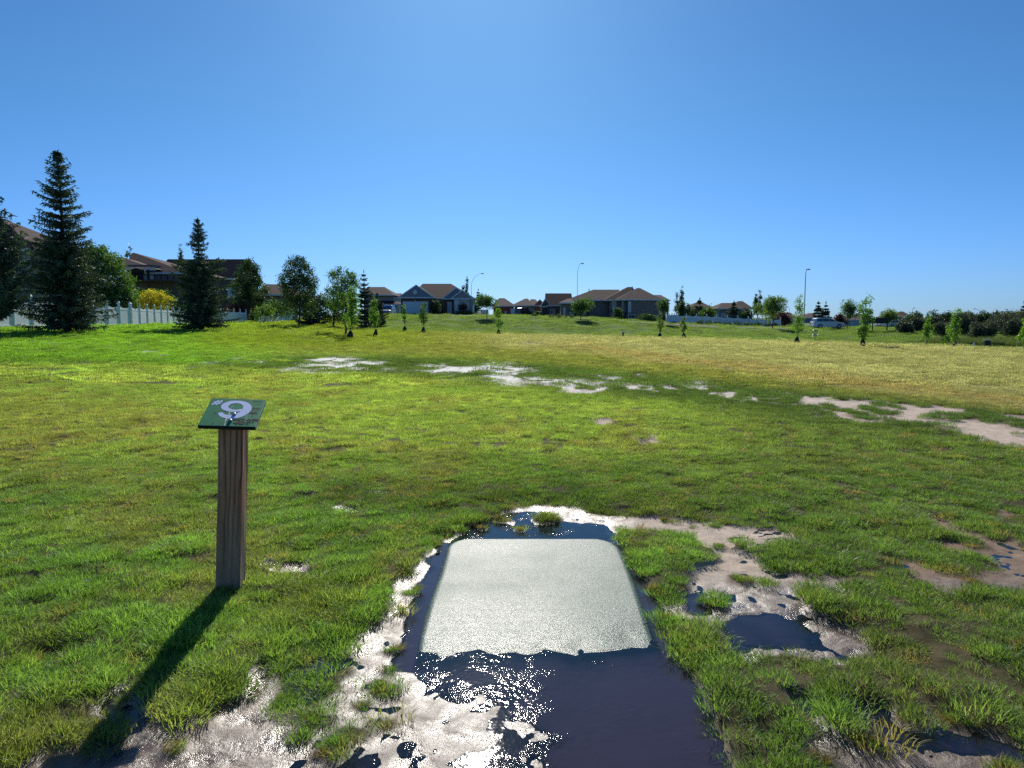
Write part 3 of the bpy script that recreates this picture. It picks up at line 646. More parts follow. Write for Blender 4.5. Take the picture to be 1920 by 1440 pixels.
# a split board edge down the right of the front face
MB().box(.0685, .0722, -.072, -.064, .0, 1.0).build('timber_edge', M['wood'], sign)
plate = bpy.data.objects.new('sign_plate', None)
pl = MB(); PW, PD, PT = .157, .155, .024
pl.box(-PW, PW, -PD, PD, 0, PT)
po2 = pl.build('sign_plate', [M['plate'], M['plate_edge'], M['plate_side']], sign)
me = po2.data
for p_ in me.polygons:
    nz = p_.normal; p_.material_index = 0 if nz.z > .5 else (2 if nz.x > .5 else 1)
po2.location = (-.003, -.0, 1.061); po2.rotation_euler = (R(24), 0, R(1))
bevel(po2, .0015, 2)
def textmesh(name, s, size, x, y, mat, off=0, shear=0, sx=1, parent=po2, z=PT + .0008, rz=0):
    cu = bpy.data.curves.new(name, 'FONT'); cu.body = s; cu.size = size; cu.offset = off; cu.extrude = .0003; cu.shear = shear; cu.align_x = 'CENTER'; cu.align_y = 'CENTER'
    o = bpy.data.objects.new(name, cu); COL.objects.link(o); dg = bpy.context.evaluated_depsgraph_get()
    me = bpy.data.meshes.new_from_object(o.evaluated_get(dg)); COL.objects.unlink(o); bpy.data.objects.remove(o)
    me.name = name; me.materials.clear(); me.materials.append(mat); r = bpy.data.objects.new(name, me); COL.objects.link(r); r.parent = parent
    r.location = (x, y, z); r.scale = (sx, 1, 1); r.rotation_euler = (0, 0, rz); return r
nine = [(-.088, -.012, .022), (-.070, -.040, .030), (-.035, -.060, .036), (.010, -.060, .042), (.050, -.040, .048), (.078, .002, .052), (.088, .048, .050), (.074, .092, .042), (.040, .122, .034), (-.005, .132, .030), (-.050, .120, .036), (-.076, .086, .042), (-.070, .048, .038), (-.036, .022, .030), (.004, .014, .026), (.036, .022, .022), (.058, .040, .014)]
nb2 = MB(); nine = [(a * .80, .032 + (b_ - .035) * .88, w_ * 1.02) for a, b_, w_ in nine]; pv = [Vector((a, b_, 0)) for a, b_, _ in nine]; fine = []
for k in range(len(pv) - 1):
    p0, p1, p2, p3 = pv[max(k - 1, 0)], pv[k], pv[k + 1], pv[min(k + 2, len(pv) - 1)]
    for t in np.linspace(0, 1, 5)[:-1]:
        q = .5 * ((2 * p1) + (p2 - p0) * t + (2 * p0 - 5 * p1 + 4 * p2 - p3) * t * t + (3 * p1 - p0 - 3 * p2 + p3) * t ** 3); fine.append((q, nine[k][2] * (1 - t) + nine[k + 1][2] * t))
vs9 = []
for k, (q, w_) in enumerate(fine):
    d = (fine[min(k + 1, len(fine) - 1)][0] - fine[max(k - 1, 0)][0]).normalized(); n9 = Vector((-d.y, d.x, 0)) * w_ / 2; zq = PT + .0005 + k * .000006
    vs9 += [q + n9 + Vector((0, 0, zq)), q - n9 + Vector((0, 0, zq))]
nb2.add(vs9, [(2 * k, 2 * k + 1, 2 * k + 3, 2 * k + 2) for k in range(len(fine) - 1)]).build('numeral', M['lavender'], po2)
textmesh('hash_mark', '#', .078, -.118, .102, M['lavender'], off=.0022, shear=.2)
textmesh('lettering', 'DISTANCE', .027, .088, -.082, M['dark_ink'], off=.0011, sx=1.1)
textmesh('lettering', "406'", .052, .078, -.119, M['dark_ink'], off=.0022, sx=1.2, shear=.2)
# basket emblem: chains drawn as a small dark basket
ic = MB(); z_ = PT + .0006
def ln(x0, y0, x1, y1, w_=.003):
    dx, dy = x1 - x0, y1 - y0; l = math.hypot(dx, dy); nx_, ny_ = -dy / l * w_ / 2, dx / l * w_ / 2
    ic.add([(x0 + nx_, y0 + ny_, z_), (x0 - nx_, y0 - ny_, z_), (x1 - nx_, y1 - ny_, z_), (x1 + nx_, y1 + ny_, z_)], [(0, 1, 2, 3)])
ex, ey = .115, .0
ln(ex - .028, ey + .048, ex + .028, ey + .048, .008)
for k in (-1, -.5, 0, .5, 1):
    ln(ex + k * .024, ey + .044, ex + k * .018, ey + .01, .0032); ln(ex + k * .018, ey + .01, ex + k * .004, ey - .008, .0032)
ln(ex - .02, ey - .010, ex + .02, ey - .010, .007); ln(ex, ey - .01, ex, ey - .045, .006); ln(ex - .022, ey - .003, ex - .018, ey - .016, .003); ln(ex + .022, ey - .003, ex + .018, ey - .016, .003)
ic.build('basket_emblem', M['dark_ink'], po2)
for nm_, zz_, mt_, grp in (('scratch', .0016, 'scratch', [[(-.012, -.153, -.02, -.10, .004), (-.02, -.10, -.015, -.045, .008), (-.015, -.045, -.022, .03, .006), (-.022, .03, -.013, .07, .003)], [(.07, .02, .09, -.065, .0018), (.09, -.065, .088, -.11, .0018)]]),
        ('faded_mark', .0012, 'dark_ink', [[(-.085, -.135, -.077, -.126, .006)], [(-.10, -.02, -.094, -.008, .005)], [(.085, .135, .14, .133, .005)], [(.112, .103, .118, .105, .004)], [(.13, .098, .134, .106, .004)]])):
    for g_ in grp:
        ic = MB(); z_ = PT + zz_
        for a in g_: ln(*a)
        ic.build(nm_, M[mt_], po2)
for (bx, by) in ((.012, -.028), (.006, -.098)):
    hb = MB(); segs = 14
    hb.tube([(bx, by, PT), (bx, by, PT + .004)], [.012, .012], 14); hb.tube([(bx, by, PT + .004), (bx, by, PT + .008), (bx, by, PT + .011)], [.010, .009, .004], 14)
    hb.build('bolt', M['steel'], po2, smooth=False)

# ------------------------------------------------------------------ trees
def leaf_quads(C, size, g, elong=1.0, droop=0):
    n = len(C); a = g.normal(size=(n, 3)); a /= np.linalg.norm(a, axis=1)[:, None]
    b = g.normal(size=(n, 3)); b -= (b * a).sum(1)[:, None] * a; b /= np.linalg.norm(b, axis=1)[:, None]
    s = size * g.uniform(.6, 1.25, n)[:, None]
    V = np.stack([C - a * s * .5 * elong, C + b * s * .32, C + a * s * .5 * elong, C - b * s * .32], 1)
    return V.reshape(-1, 3), np.arange(4 * n).reshape(n, 4)
def crown_points(lobes, n_cl, k, rcl, g):
    """lobes: (x,y,z,rx,ry,rz); clusters of leaves, thicker near the shell"""
    vol = np.array([l[3] * l[4] * l[5] for l in lobes]) ** .8; pr = vol / vol.sum(); pts = []
    for li in g.choice(len(lobes), n_cl, p=pr):
        l = lobes[li]; d = g.normal(size=3); d /= np.linalg.norm(d); r = g.uniform(.25, 1) ** .45
        c = np.array(l[:3]) + d * r * np.array(l[3:]); pts.append(c + g.normal(size=(k, 3)) * rcl)
    return np.concatenate(pts)
def trunk_mesh(h, r, lobes, g, lean=(0, 0), limbs=6, fork=.35):
    m = MB(); top = Vector((lean[0], lean[1], h * .82))
    pts = [Vector((0, 0, -.15))]; rad = [r * 1.25]
    for k in range(1, 8):
        t = k / 7; pts.append(Vector((top.x * t + g.normal(0, .012) * h, top.y * t + g.normal(0, .012) * h, top.z * t))); rad.append(r * (1 - .82 * t))
    m.tube(pts, rad, 7)
    for i in range(limbs):
        l = lobes[int(g.integers(len(lobes)))]; t = g.uniform(fork, .8); s = pts[0].lerp(pts[-1], t); s = pts[min(7, int(t * 7))]
        e = Vector(l[:3]) + Vector(g.normal(size=3)) * .35 * min(l[3:]); mid = s.lerp(e, .5) + Vector((0, 0, -.05 * h))
        m.tube([s, mid, e], [r * .42 * (1 - t * .5), r * .25, r * .06], 5, cap=False)
    return m
def broadleaf(loc, label, h, lobes, n_cl, k, rcl, size, mat, r=.1, bark='bark', seed=1, group=None, name='tree', cat='tree', lean=(0, 0), limbs=7, fork=.35, rz=0):
    g = np.random.default_rng(seed); root = empty(name, loc, label, cat, group, rz)
    trunk_mesh(h, r, lobes, g, lean, limbs, fork).build('trunk', M[bark], root, smooth=True)
    V, Fq = leaf_quads(crown_points(lobes, n_cl, k, rcl, g), size, g); npmesh('crown', V, Fq, M[mat], root)
    return root
def shrub(loc, label, lobes, n_cl, k, rcl, size, mat, seed=1, group=None, name='shrub', cat='shrub', stems=4):
    g = np.random.default_rng(seed); root = empty(name, loc, label, cat, group)
    m = MB()
    for i in range(stems):
        l = lobes[i % len(lobes)]; e = Vector(l[:3]) + Vector(g.normal(size=3)) * .3 * min(l[3:]); m.tube([(e.x * .2, e.y * .2, -.1), e * .5, e], [.035, .025, .01], 5)
    m.build('stem', M['bark'], root)
    V, Fq = leaf_quads(crown_points(lobes, n_cl, k, rcl, g), size, g); npmesh('crown', V, Fq, M[mat], root); return root
def spruce(loc, label, h, prof, mat='spruce', whorl=.17, nb=9, seed=1, r=.16, bare=.04, droop=.25, group=None, twig=.28, name='spruce_tree', dens=1.0, thin_top=.35, needle=.075):
    """prof: (height fraction, radius) pairs"""
    g = np.random.default_rng(seed); root = empty(name, loc, label, 'tree', group)
    tm = MB(); tm.tube([(0, 0, -.15), (0, 0, h * .3), (.02, 0, h * .7), (0, 0, h)], [r * 1.2, r * .8, r * .35, .012], 8)
    A = []; Bd = []                                    # twig starts and directions
    z = h * bare; hs_ = [p[0] * h for p in prof]; rs = [p[1] for p in prof]
    while z < h * .985:
        rz_ = np.interp(z, hs_, rs); cnt = max(4, int(nb * (1 if z < h * (1 - thin_top) else .75)))
        a0 = g.uniform(0, 6.28)
        for b_ in range(cnt):
            az = a0 + 6.283 * b_ / cnt + g.normal(0, .22); L = rz_ * g.uniform(.45, 1.15); 
            if L < .06: L = .06
            zt = z / h; up = (.30 * zt ** 2 - droop * (1 - zt)) + g.normal(0, .07); dirx, diry = math.cos(az), math.sin(az)
            ns = max(3, int(L / .09)); t = np.linspace(.06, 1, ns)
            cx = dirx * L * t; cyy = diry * L * t; cz = z + L * (up * t + .22 * t ** 2) + g.normal(0, .01, ns)
            tm.tube([(0, 0, z), (cx[ns // 2], cyy[ns // 2], cz[ns // 2]), (cx[-1], cyy[-1], cz[-1])], [.022 + .012 * L, .014, .004], 4, cap=False)
            for q in range(ns):
                tl = twig * (1 - t[q] * .65) * g.uniform(.6, 1.2) * min(1, L / .8 + .35)
                for sgn in (-1, 1):
                    fw = .55; dx = dirx * fw - sgn * diry * .8; dy = diry * fw + sgn * dirx * .8
                    m_ = max(2, int(tl / .055 * dens))
                    for u_ in np.linspace(.1, 1, m_):
                        A.append((cx[q] + dx * tl * u_, cyy[q] + dy * tl * u_, cz[q] - .25 * tl * u_ + g.normal(0, .03))); Bd.append((dx, dy, -.3))
                A.append((cx[q], cyy[q], cz[q] + .01)); Bd.append((dirx, diry, .1))
                for hk in range(2 if whorl < .3 else 1):
                    if g.uniform() < .75: A.append((cx[q] + g.normal(0, .03), cyy[q] + g.normal(0, .03), cz[q] - g.uniform(.03, .16))); Bd.append((dirx * .4, diry * .4, -1))
        z += whorl * g.uniform(.55, 1.45) * (1.0 if z < h * (1 - thin_top) else 1.35)
    for k in range(14): A.append((0, 0, h * .97 + k * .02)); Bd.append((g.normal(0, .3), g.normal(0, .3), 1))
    A = np.array(A); D = np.array(Bd, float) + g.normal(0, .35, (len(A), 3)); D /= np.linalg.norm(D, axis=1)[:, None]
    S = np.cross(D, g.normal(size=(len(A), 3))); S /= np.linalg.norm(S, axis=1)[:, None]
    s = needle * g.uniform(.7, 1.3, len(A))[:, None]
    V = np.stack([A - D * s * .5 - S * s * .3, A - D * s * .5 + S * s * .3, A + D * s * 1.1 + S * s * .12, A + D * s * 1.1 - S * s * .12], 1).reshape(-1, 3)
    tm.build('trunk', M['bark'], root); npmesh('crown', V, np.arange(len(V)).reshape(-1, 4), M[mat], root); return root
def H(sy0, sy1, Y): return (sy0 - sy1) * Y / F

# big spruce, left
p = G(127, 36)
spruce(p, 'tall ragged spruce in front of the white fence, widest at its base', H(622, 290, 36), [(0, 1.4), (.05, 2.0), (.12, 2.05), (.3, 1.8), (.45, 1.5), (.53, 1.3), (.60, 1.15), (.64, 1.45), (.72, 1.2), (.8, .7), (.87, .5), (.93, .42), (1, .05)],
       'spruce', .2, 11, 3, .17, bare=.045, thin_top=.45, needle=.085)
p = G(378, 50)
spruce(p, 'thinner spruce with a narrow crooked top beside the golden shrub', H(618, 413, 50), [(0, 1.4), (.07, 2.2), (.12, 2.3), (.3, 1.9), (.45, 1.65), (.6, 1.5), (.64, .5), (.7, .35), (.76, .75), (.85, .55), (.93, .35), (1, .05)],
       'spruce', .22, 10, 5, .15, bare=.05, thin_top=.4, needle=.095)
p = G(-8, 31)
spruce(p, 'dark pine with upright candles cut off by the left edge', H(650, 362, 31) * .97, [(0, 1.2), (.15, 1.6), (.4, 1.5), (.62, 1.25), (.8, .75), (.93, .35), (1, .1)], 'spruce', .24, 9, 9, .16, bare=.12, droop=-.55, name='pine_tree', twig=.3, needle=.1)
# row of yard trees along the left fence
p = G(196, 60)
broadleaf(p, 'dense rounded leafy tree behind the white fence beside the tall spruce', 6.6, [(-.2, 0, 4.0, 2.1, 2, 2.6), (.9, 0, 3.0, 1.7, 1.7, 2.1), (-.8, .3, 5.2, 1.5, 1.5, 1.5), (1.4, -.1, 1.9, 1.3, 1.2, 1.6), (-1.2, .5, 2.4, 1.6, 1.5, 2.1)], 950, 30, .19, .17, 'leaf_mid', seed=11, fork=.15)
p = G(293, 74)
shrub(p, 'golden yellow flowering shrub hanging over the white fence', [(0, 0, 2.7, 1.5, 1.0, .9), (-.8, -.2, 2.3, 1.1, .8, .8), (.9, -.2, 2.4, 1.1, .8, .7), (0, 0, 1.5, 1.3, .6, .9)], 300, 22, .13, .14, 'leaf_yellow', 21)
shrub(G(278, 80), 'green shrub behind the golden one, reaching up to the deck', [(0, 0, 2.6, 1.9, 1.2, 1.3), (1.8, 0, 2.6, 1.7, 1, 1.2)], 180, 22, .16, .17, 'leaf_mid', 22)
shrub(G(352, 84), 'leafy green shrub between the thin spruce and the golden shrub', [(0, 0, 1.6, 1.6, 1.0, 1.1)], 120, 22, .16, .17, 'leaf_mid', 23)
p = G(468, 104)
broadleaf(p, 'dark leafy tree in front of the long brown roof', H(606, 490, 104), [(0, 0, 7.0, 1.8, 1.6, 1.9), (-.9, 0, 5.0, 1.9, 1.6, 1.5), (1.1, 0, 4.6, 2.0, 1.6, 1.6), (0, .2, 2.9, 2.3, 1.6, 1.4), (.5, 0, 8.0, 1.1, 1, 1.2)], 460, 26, .22, .22, 'leaf_dark', seed=12, r=.14)
shrub(G(440, 102), 'dark red leaved shrub under the tree by the long roof', [(0, 0, 1.6, 1.9, 1.0, 1.2), (1.2, 0, 2.2, 1.1, .9, .9)], 150, 22, .18, .18, 'leaf_red', 24)
shrub(G(472, 95), 'low dark bush in a gap of the white fence', [(0, 0, .7, .55, .5, .75), (.3, 0, 1.2, .4, .4, .4)], 60, 20, .12, .14, 'leaf_dark', 25)
shrub(G(489, 88), 'pale yellow green bush at the end of the near fence', [(0, 0, 1.2, .7, .6, 1.1), (.9, .2, 1.7, .9, .6, .8)], 90, 20, .15, .17, 'leaf_light', 26)
shrub(G(512, 104), 'bright green shrub spilling over the far end of the fence', [(0, 0, 1.9, 1.6, .9, 1.4), (-1.6, 0, 1.6, 1.2, .8, 1.0), (1.8, 0, 1.5, 1.2, .8, .9)], 170, 22, .2, .22, 'leaf_mid', 27)
p = G(560, 75)
broadleaf(p, 'tall oval leafy tree with a ragged top left of the row of saplings', H(612, 477, 75), [(0, 0, 5.6, 1.5, 1.4, 1.7), (.2, 0, 3.9, 1.9, 1.6, 1.6), (-.9, 0, 4.6, 1.1, 1.2, 1.3), (1.2, 0, 5.2, .9, 1, 1.3), (-1.0, 0, 2.0, 1.3, 1.1, .9), (.9, 0, 2.0, 1.2, 1.1, .9), (.1, 0, 6.8, .8, .7, .7)], 560, 22, .17, .17, 'leaf_dark', seed=13, r=.12, lean=(.2, 0))
p = G(583, 80)
spruce(p, 'bushy dark spruce half hidden behind the tall oval tree', 4.8, [(0, 1.4), (.08, 1.9), (.4, 1.5), (.7, .9), (1, .1)], 'spruce_blue', .26, 9, 15, .12, bare=.06, droop=.1, twig=.4, needle=.12)
p = G(648, 62)
broadleaf(p, 'open light green tree with a bent bare trunk beside the nearest sapling', H(631, 500, 62), [(-.2, 0, 4.9, 1.3, 1.2, .9), (-.7, 0, 5.3, .7, .8, .6), (.6, 0, 4.7, .9, .9, .8), (-.1, 0, 3.4, 1.2, 1.1, 1.1), (-1.0, 0, 2.9, .8, .9, .9), (.2, 0, 2.2, .8, .8, .7)], 330, 17, .14, .145, 'leaf_mid', seed=14, r=.1, lean=(.15, 0), limbs=10, fork=.3)
p = G(626, 84)
broadleaf(p, 'low dark leafy tree standing in shade behind the open tree', 5.0, [(0, 0, 3.4, 1.9, 1.5, 1.4), (-1.2, 0, 2.4, 1.4, 1.2, 1.2), (1.2, 0, 2.4, 1.5, 1.2, 1.2), (0, 0, 1.3, 2.0, 1.3, .7)], 330, 22, .2, .2, 'leaf_dark', seed=16)
p = G(684, 88)
spruce(p, 'slender pointed spruce left of the first grey house', H(606, 499, 88), [(0, 1.2), (.1, 1.5), (.3, 1.3), (.45, 1.1), (.6, .95), (.8, .5), (1, .05)], 'spruce_blue', .34, 8, 17, .11, bare=.05, droop=.05, twig=.35, needle=.12)
p = G(708, 96)
spruce(p, 'short dark spruce beside the parked blue truck', H(600, 536, 96), [(0, 1.1), (.1, 1.5), (.5, 1.1), (.75, .6), (1, .05)], 'spruce', .3, 9, 18, .11, bare=.04, droop=.1, twig=.38, needle=.13)
p = G(696, 92); shrub(p, 'dark green bush between the two small spruces', [(0, 0, .9, 1.3, .9, .9)], 90, 20, .17, .18, 'leaf_dark', 28)

# saplings with watering bags
def sapling(px, Y, top, sybase, label, baglabel, spread_=.55, mat='leaf_fresh', seed=1, lean=(0, 0), bag=True, bagh=.72, bagw=.25, bagtilt=0, n=75, low=.2):
    p = G(px, Y); h = H(sybase, top, Y); g = np.random.default_rng(seed)
    lobes = []; nl = 6
    for k in range(nl):
        t = low + (1 - low) * (k + .5) / nl; ww = spread_ * (1 - .55 * abs(t - .5) * 1.7) * g.uniform(.75, 1.15)
        lobes.append((lean[0] * t + g.normal(0, .16) * spread_, g.normal(0, .16) * spread_, h * t, ww, ww, h * .11))
    root = broadleaf(p, label, h, lobes, int(n * 1.3), 14, .09 * spread_ / .5, .135, mat, r=.032, bark='bark_pale', seed=seed, group='saplings planted along the edge of the field', name='sapling', lean=lean, limbs=8, fork=.25)
    if bag:
        m = MB(); segs = 10
        rr = [(0, 1.0), (.12, 1.08), (.35, 1.0), (.65, .75), (.88, .45), (1, .22)]
        pts = [(bagtilt * bagh * t, 0, bagh * t) for t, _ in rr]; rad = [bagw * q for _, q in rr]
        m.tube(pts, rad, segs)
        b_ = m.build('watering_bag', M['bag'], loc=p + Vector((.0, 0, -.02)), smooth=False)
        tag(b_, baglabel, 'watering bag', 'dark watering bags round the saplings')
    return root
sapling(656, 55, 541, 636, 'leafy bright green sapling nearest the left trees, beside the open tree', 'large dark bag at the foot of the sapling nearest the left trees', .62, seed=31, bagw=.27, bagtilt=.1, n=120, lean=(.25, 0), low=.28)
sapling(703, 64, 556, 627, 'narrow sapling leaning right between the nearest one and the blue truck', 'dark leaning bag on the second sapling from the left', .42, seed=32, bagw=.2, bagtilt=.2, n=70, low=.3)
sapling(759, 85, 571, 621, 'small thin sapling in front of the white garage door, left one', 'small dark bag below the left sapling of the white garage', .34, seed=33, bagw=.26, n=45, low=.4)
sapling(794, 82, 569, 623, 'fuller sapling in front of the right end of the white garage door', 'small dark bag below the right sapling of the white garage', .5, 'leaf_mid', seed=34, bagw=.26, n=80, low=.3)
sapling(935, 88, 571, 628, 'narrow sapling on the field right of the round crowned street tree', 'dark bag on the sapling below the street with the red garage', .5, seed=35, bagw=.26, n=70, low=.22)
sapling(1237, 88, 592, 634, 'yellowish sapling, left of the small pair in front of the grey house end', 'dark bag on the left sapling of the small pair', .5, 'leaf_light', seed=36, bagw=.28, n=50, low=.35)
sapling(1282, 86, 593, 635, 'short bushy sapling, right of the small pair by the white fence', 'dark bag on the right sapling of the small pair', .42, 'leaf_light', seed=37, bagw=.28, n=50, low=.3)
sapling(1494, 70, 556, 644, 'tall open sapling in front of the tall lamp and white car', 'dark bag on the sapling left of the throwing basket', .62, seed=38, bagw=.26, n=90, lean=(.15, 0), low=.25)
sapling(1617, 52, 557, 653, 'tall sapling with an upswept top before the dark notice board', 'biggest dark bag, on the sapling before the notice board', .55, seed=39, bagw=.22, n=110, lean=(.12, 0), low=.22)
sapling(1737, 68, 590, 646, 'slim sapling before the left end of the grey green hedge', 'pale bottomed bag on the slim sapling by the hedge', .42, seed=40, bagw=.2, n=60, low=.25, bagh=.5)
sapling(1790, 62, 581, 650, 'bright sapling standing before the darkest part of the hedge', 'lumpy dark bag on the sapling before the darkest hedge', .5, seed=41, bagw=.24, n=80, low=.2, bagh=.55)
sapling(1777, 66, 600, 646, 'faint thin sapling just left of the bright one by the hedge', 'tiny bag at the foot of the faint thin sapling', .4, seed=42, bagw=.12, n=40, low=.2, bagh=.4)
sapling(1921, 58, 590, 654, 'sapling cut off by the right edge of the picture', 'dark bag at the right edge of the picture', .45, seed=43, bagw=.22, n=60, low=.2, bagh=.5)
# young street trees on the crest
def street_tree(px, Y, top, base, wpx, label, mat='leaf_mid', seed=1, low=.4, n=150):
    p = G(px, Y); h = H(base, top, Y); rw = wpx / 2 * Y / F; g = np.random.default_rng(seed)
    c = low + (1 - low) / 2; lobes = [(g.normal(0, .35) * rw, g.normal(0, .3) * rw, h * (c + g.normal(0, .1) * (1 - low)), rw * .62, rw * .62, h * (1 - low) * .32) for _ in range(6)]
    return broadleaf(p, label, h, lobes, int(n * 1.5), 16, .17, .19, mat, r=.07, seed=seed, group='young trees along the street', lean=(0, 0), limbs=8)
street_tree(913, 117, 549, 598, 40, 'round crowned street tree right of the first grey house', 'leaf_mid', 51, .3, 190)
street_tree(1089, 117, 555, 598, 44, 'street tree in front of the brown house porch', 'leaf_mid', 52, .2, 190)
street_tree(1243, 114, 556, 606, 26, 'street tree at the right end of the big brown house', 'leaf_mid', 53, .3, 110)
street_tree(1449, 108, 552, 616, 40, 'broad light green tree at the right end of the far white fence', 'leaf_light', 54, .25, 210)
street_tree(1430, 124, 560, 612, 32, 'bright leafy tree just behind the far white fence end', 'leaf_light', 55, .2, 160)
street_tree(1589, 108, 562, 620, 32, 'round headed street tree just right of the white car', 'leaf_mid', 56, .35, 130)
street_tree(1663, 106, 581, 622, 34, 'spreading street tree right of the notice board', 'leaf_light', 57, .3, 120)

# background trees
def poplar(px, Y, top, base, wpx, label, mat='leaf_dark', seed=1, spikes=3):
    p = G(px, Y); h = H(base, top, Y); rw = wpx / 2 * Y / F; g = np.random.default_rng(seed)
    lobes = []
    for k in range(spikes):
        xo = (k - (spikes - 1) / 2) * rw * .8; hh = h * (1 - .12 * abs(k - spikes // 2) * g.uniform(.5, 1.5))
        for q in (.45, .62, .78, .92): lobes.append((xo, g.normal(0, .2), hh * q, rw * .42 * (1.25 - q), rw * .4 * (1.25 - q), h * .13))
    return broadleaf(p, label, h, lobes, 130, 16, .16, .26, mat, r=.12, seed=seed, name='poplar_tree', group='columnar trees behind the houses')
poplar(252, 100, 457, 600, 24, 'cluster of dark columnar treetops behind the left gabled roof', seed=61)
poplar(345, 118, 462, 600, 14, 'single dark treetop above the long brown roof', seed=62, spikes=1)
poplar(872, 165, 525, 596, 18, 'dark columnar tree behind the first grey house, left of the curved lamp', seed=63, spikes=2)
poplar(1273, 150, 537, 600, 22, 'tall sparse poplar behind the right end of the big brown house', 'leaf_grey', seed=64, spikes=2)
poplar(1419, 150, 545, 604, 20, 'pair of dark columnar trees behind the far fence', seed=65, spikes=2)
def bgspruce(px, Y, top, base, wpx, label, seed, mat='spruce'):
    p = G(px, Y); h = H(base, top, Y); rw = wpx / 2 * Y / F
    return spruce(p, label, h, [(0, rw), (.15, rw), (.5, rw * .68), (.8, rw * .3), (1, .05)], mat, .42, 8, seed, .1, bare=.03, droop=.1, twig=.5, needle=.2, dens=.6, group='conifers behind the street')
bgspruce(1533, 140, 566, 610, 22, 'left one of the two dark spruces behind the white car', 71)
bgspruce(1547, 140, 567, 610, 24, 'right one of the two dark spruces behind the white car', 72)
bgspruce(1311, 135, 560, 604, 30, 'dark conifer behind the left part of the far white fence', 73)
bgspruce(1375, 135, 565, 606, 34, 'broad dark conifer behind the middle of the far white fence', 74)
bgspruce(897, 150, 548, 596, 14, 'small spruce behind the curved lamp pole', 75)
bgspruce(1917, 120, 577, 630, 22, 'spruce top at the right edge above the hedge', 76)
def bush(px, Y, top, base, wpx, label, mat, seed, n=90, size=.28):
    p = G(px, Y); h = H(base, top, Y); rw = wpx / 2 * Y / F
    g = np.random.default_rng(seed); lobes = [(g.uniform(-.6, .6) * rw, g.normal(0, .2) * rw, h * g.uniform(.35, .62), rw * .5, min(rw, 1.5) * .6, h * .38) for _ in range(5)]
    return shrub(p, label, lobes, n, 18, .2, size, mat, seed, group='shrubs in the gardens along the street')
bush(886, 140, 563, 595, 22, 'leafy bush at the foot of the curved lamp', 'leaf_dark', 80)
bush(1331, 130, 572, 604, 34, 'bright green bush over the left half of the far fence', 'leaf_mid', 81, 130)
bush(1294, 138, 570, 604, 26, 'dark bush at the left end of the far white fence', 'leaf_dark', 82)
bush(1399, 132, 573, 606, 26, 'dark bush right of the broad conifer behind the fence', 'leaf_dark', 83)
bush(1275, 140, 560, 604, 18, 'dark leafy bush below the sparse poplar', 'leaf_dark', 84)
bush(1473, 122, 585, 614, 26, 'dark reddish bush right of the far fence end', 'leaf_red', 85)
bush(1575, 130, 590, 615, 26, 'dark red bush just beyond the nose of the white car', 'leaf_red', 86)
bush(1218, 126, 588, 604, 42, 'low dark hedge shrub against the brown house wall', 'leaf_dark', 87, 110, .22)
bush(1160, 128, 577, 600, 20, 'dark bush at the inner corner of the brown house', 'leaf_dark', 88, 80, .22)
bush(816, 130, 563, 591, 22, 'rounded dark shrub beside the white garage door', 'leaf_dark', 89, 110, .22)
bush(868, 130, 568, 591, 16, 'upright dark shrub before the big front window', 'leaf_red', 90, 70, .22)
bush(872, 128.5, 584, 592, 46, 'low row of dark plants under the big front window', 'leaf_dark', 91, 80, .2)
bush(1090, 134, 575, 600, 30, 'dark planting round the brown house porch', 'leaf_dark', 92, 80, .22)
# rounded grey-green hedge mass on the right: separate big shrubs
for k, (px, Y, top, base, wpx, lab) in enumerate([(1702, 100, 603, 626, 34, 'leftmost rounded shrub of the grey green hedge'), (1722, 104, 600, 627, 34, 'second rounded shrub of the hedge, behind the slim sapling'), (1745, 108, 597, 626, 40, 'far low shrub of the hedge right of the slim sapling'),
        (1768, 92, 605, 636, 44, 'low shrub of the hedge left of the bright sapling'), (1812, 98, 593, 637, 56, 'tall rounded shrub of the hedge behind the bright sapling'), (1838, 90, 604, 640, 50, 'wide lower shrub of the hedge, right of the bright sapling'),
        (1872, 104, 590, 634, 70, 'biggest rounded shrub of the hedge, under the twin lamps'), (1905, 92, 600, 642, 50, 'right hand shrub of the hedge at the picture edge'), (1932, 100, 590, 640, 50, 'outermost shrub of the hedge, cut by the picture edge')]):
    p = G(px, Y); h = H(base, top, Y); rw = wpx / 2 * Y / F; g = np.random.default_rng(200 + k)
    lobes = [(g.uniform(-.7, .7) * rw, g.uniform(-.5, .5) * rw, h * g.uniform(.3, .68), rw * .42, rw * .42, h * .34) for _ in range(8)]
    shrub(p, lab, lobes, 400, 22, .17, .17, 'leaf_grey', 200 + k, 'rounded shrubs of the hedge on the right', stems=5)
for k, px in enumerate([1716, 1760, 1796, 1826, 1856, 1888, 1915]):
    bush(px, 116, 597 - 5 * (k % 2) - (4 if k > 2 else 0), 630, 54, ['leftmost', 'second', 'third', 'fourth', 'fifth', 'sixth', 'rightmost'][k] + ' dark bush in the row behind the grey green hedge', 'leaf_dark', 400 + k, 170, .3)
# reeds
x = rng.uniform(0, 1, 700); Yr = rng.uniform(74, 84, 700); pxr = 1700 + x * 300
rp = np.array([tuple(G(a, b)) for a, b in zip(pxr[:420], Yr[:420])]); n_ = len(rp)
rp[:, 2] -= .05
s_ = rng.uniform(.7, 1.15, n_) * np.clip((pxr[:n_] - 1690) / 60, .5, 1)
scatter('reeds', rp, np.stack([0 * s_, 0 * s_, rng.uniform(0, 6.28, n_)], -1), np.stack([s_, s_, s_ * 1.15], -1), np.tile([.06, .095, .035], (n_, 1)) * rng.uniform(.7, 1.3, n_)[:, None], C_reed, 'dark green reeds along the ditch before the hedge')

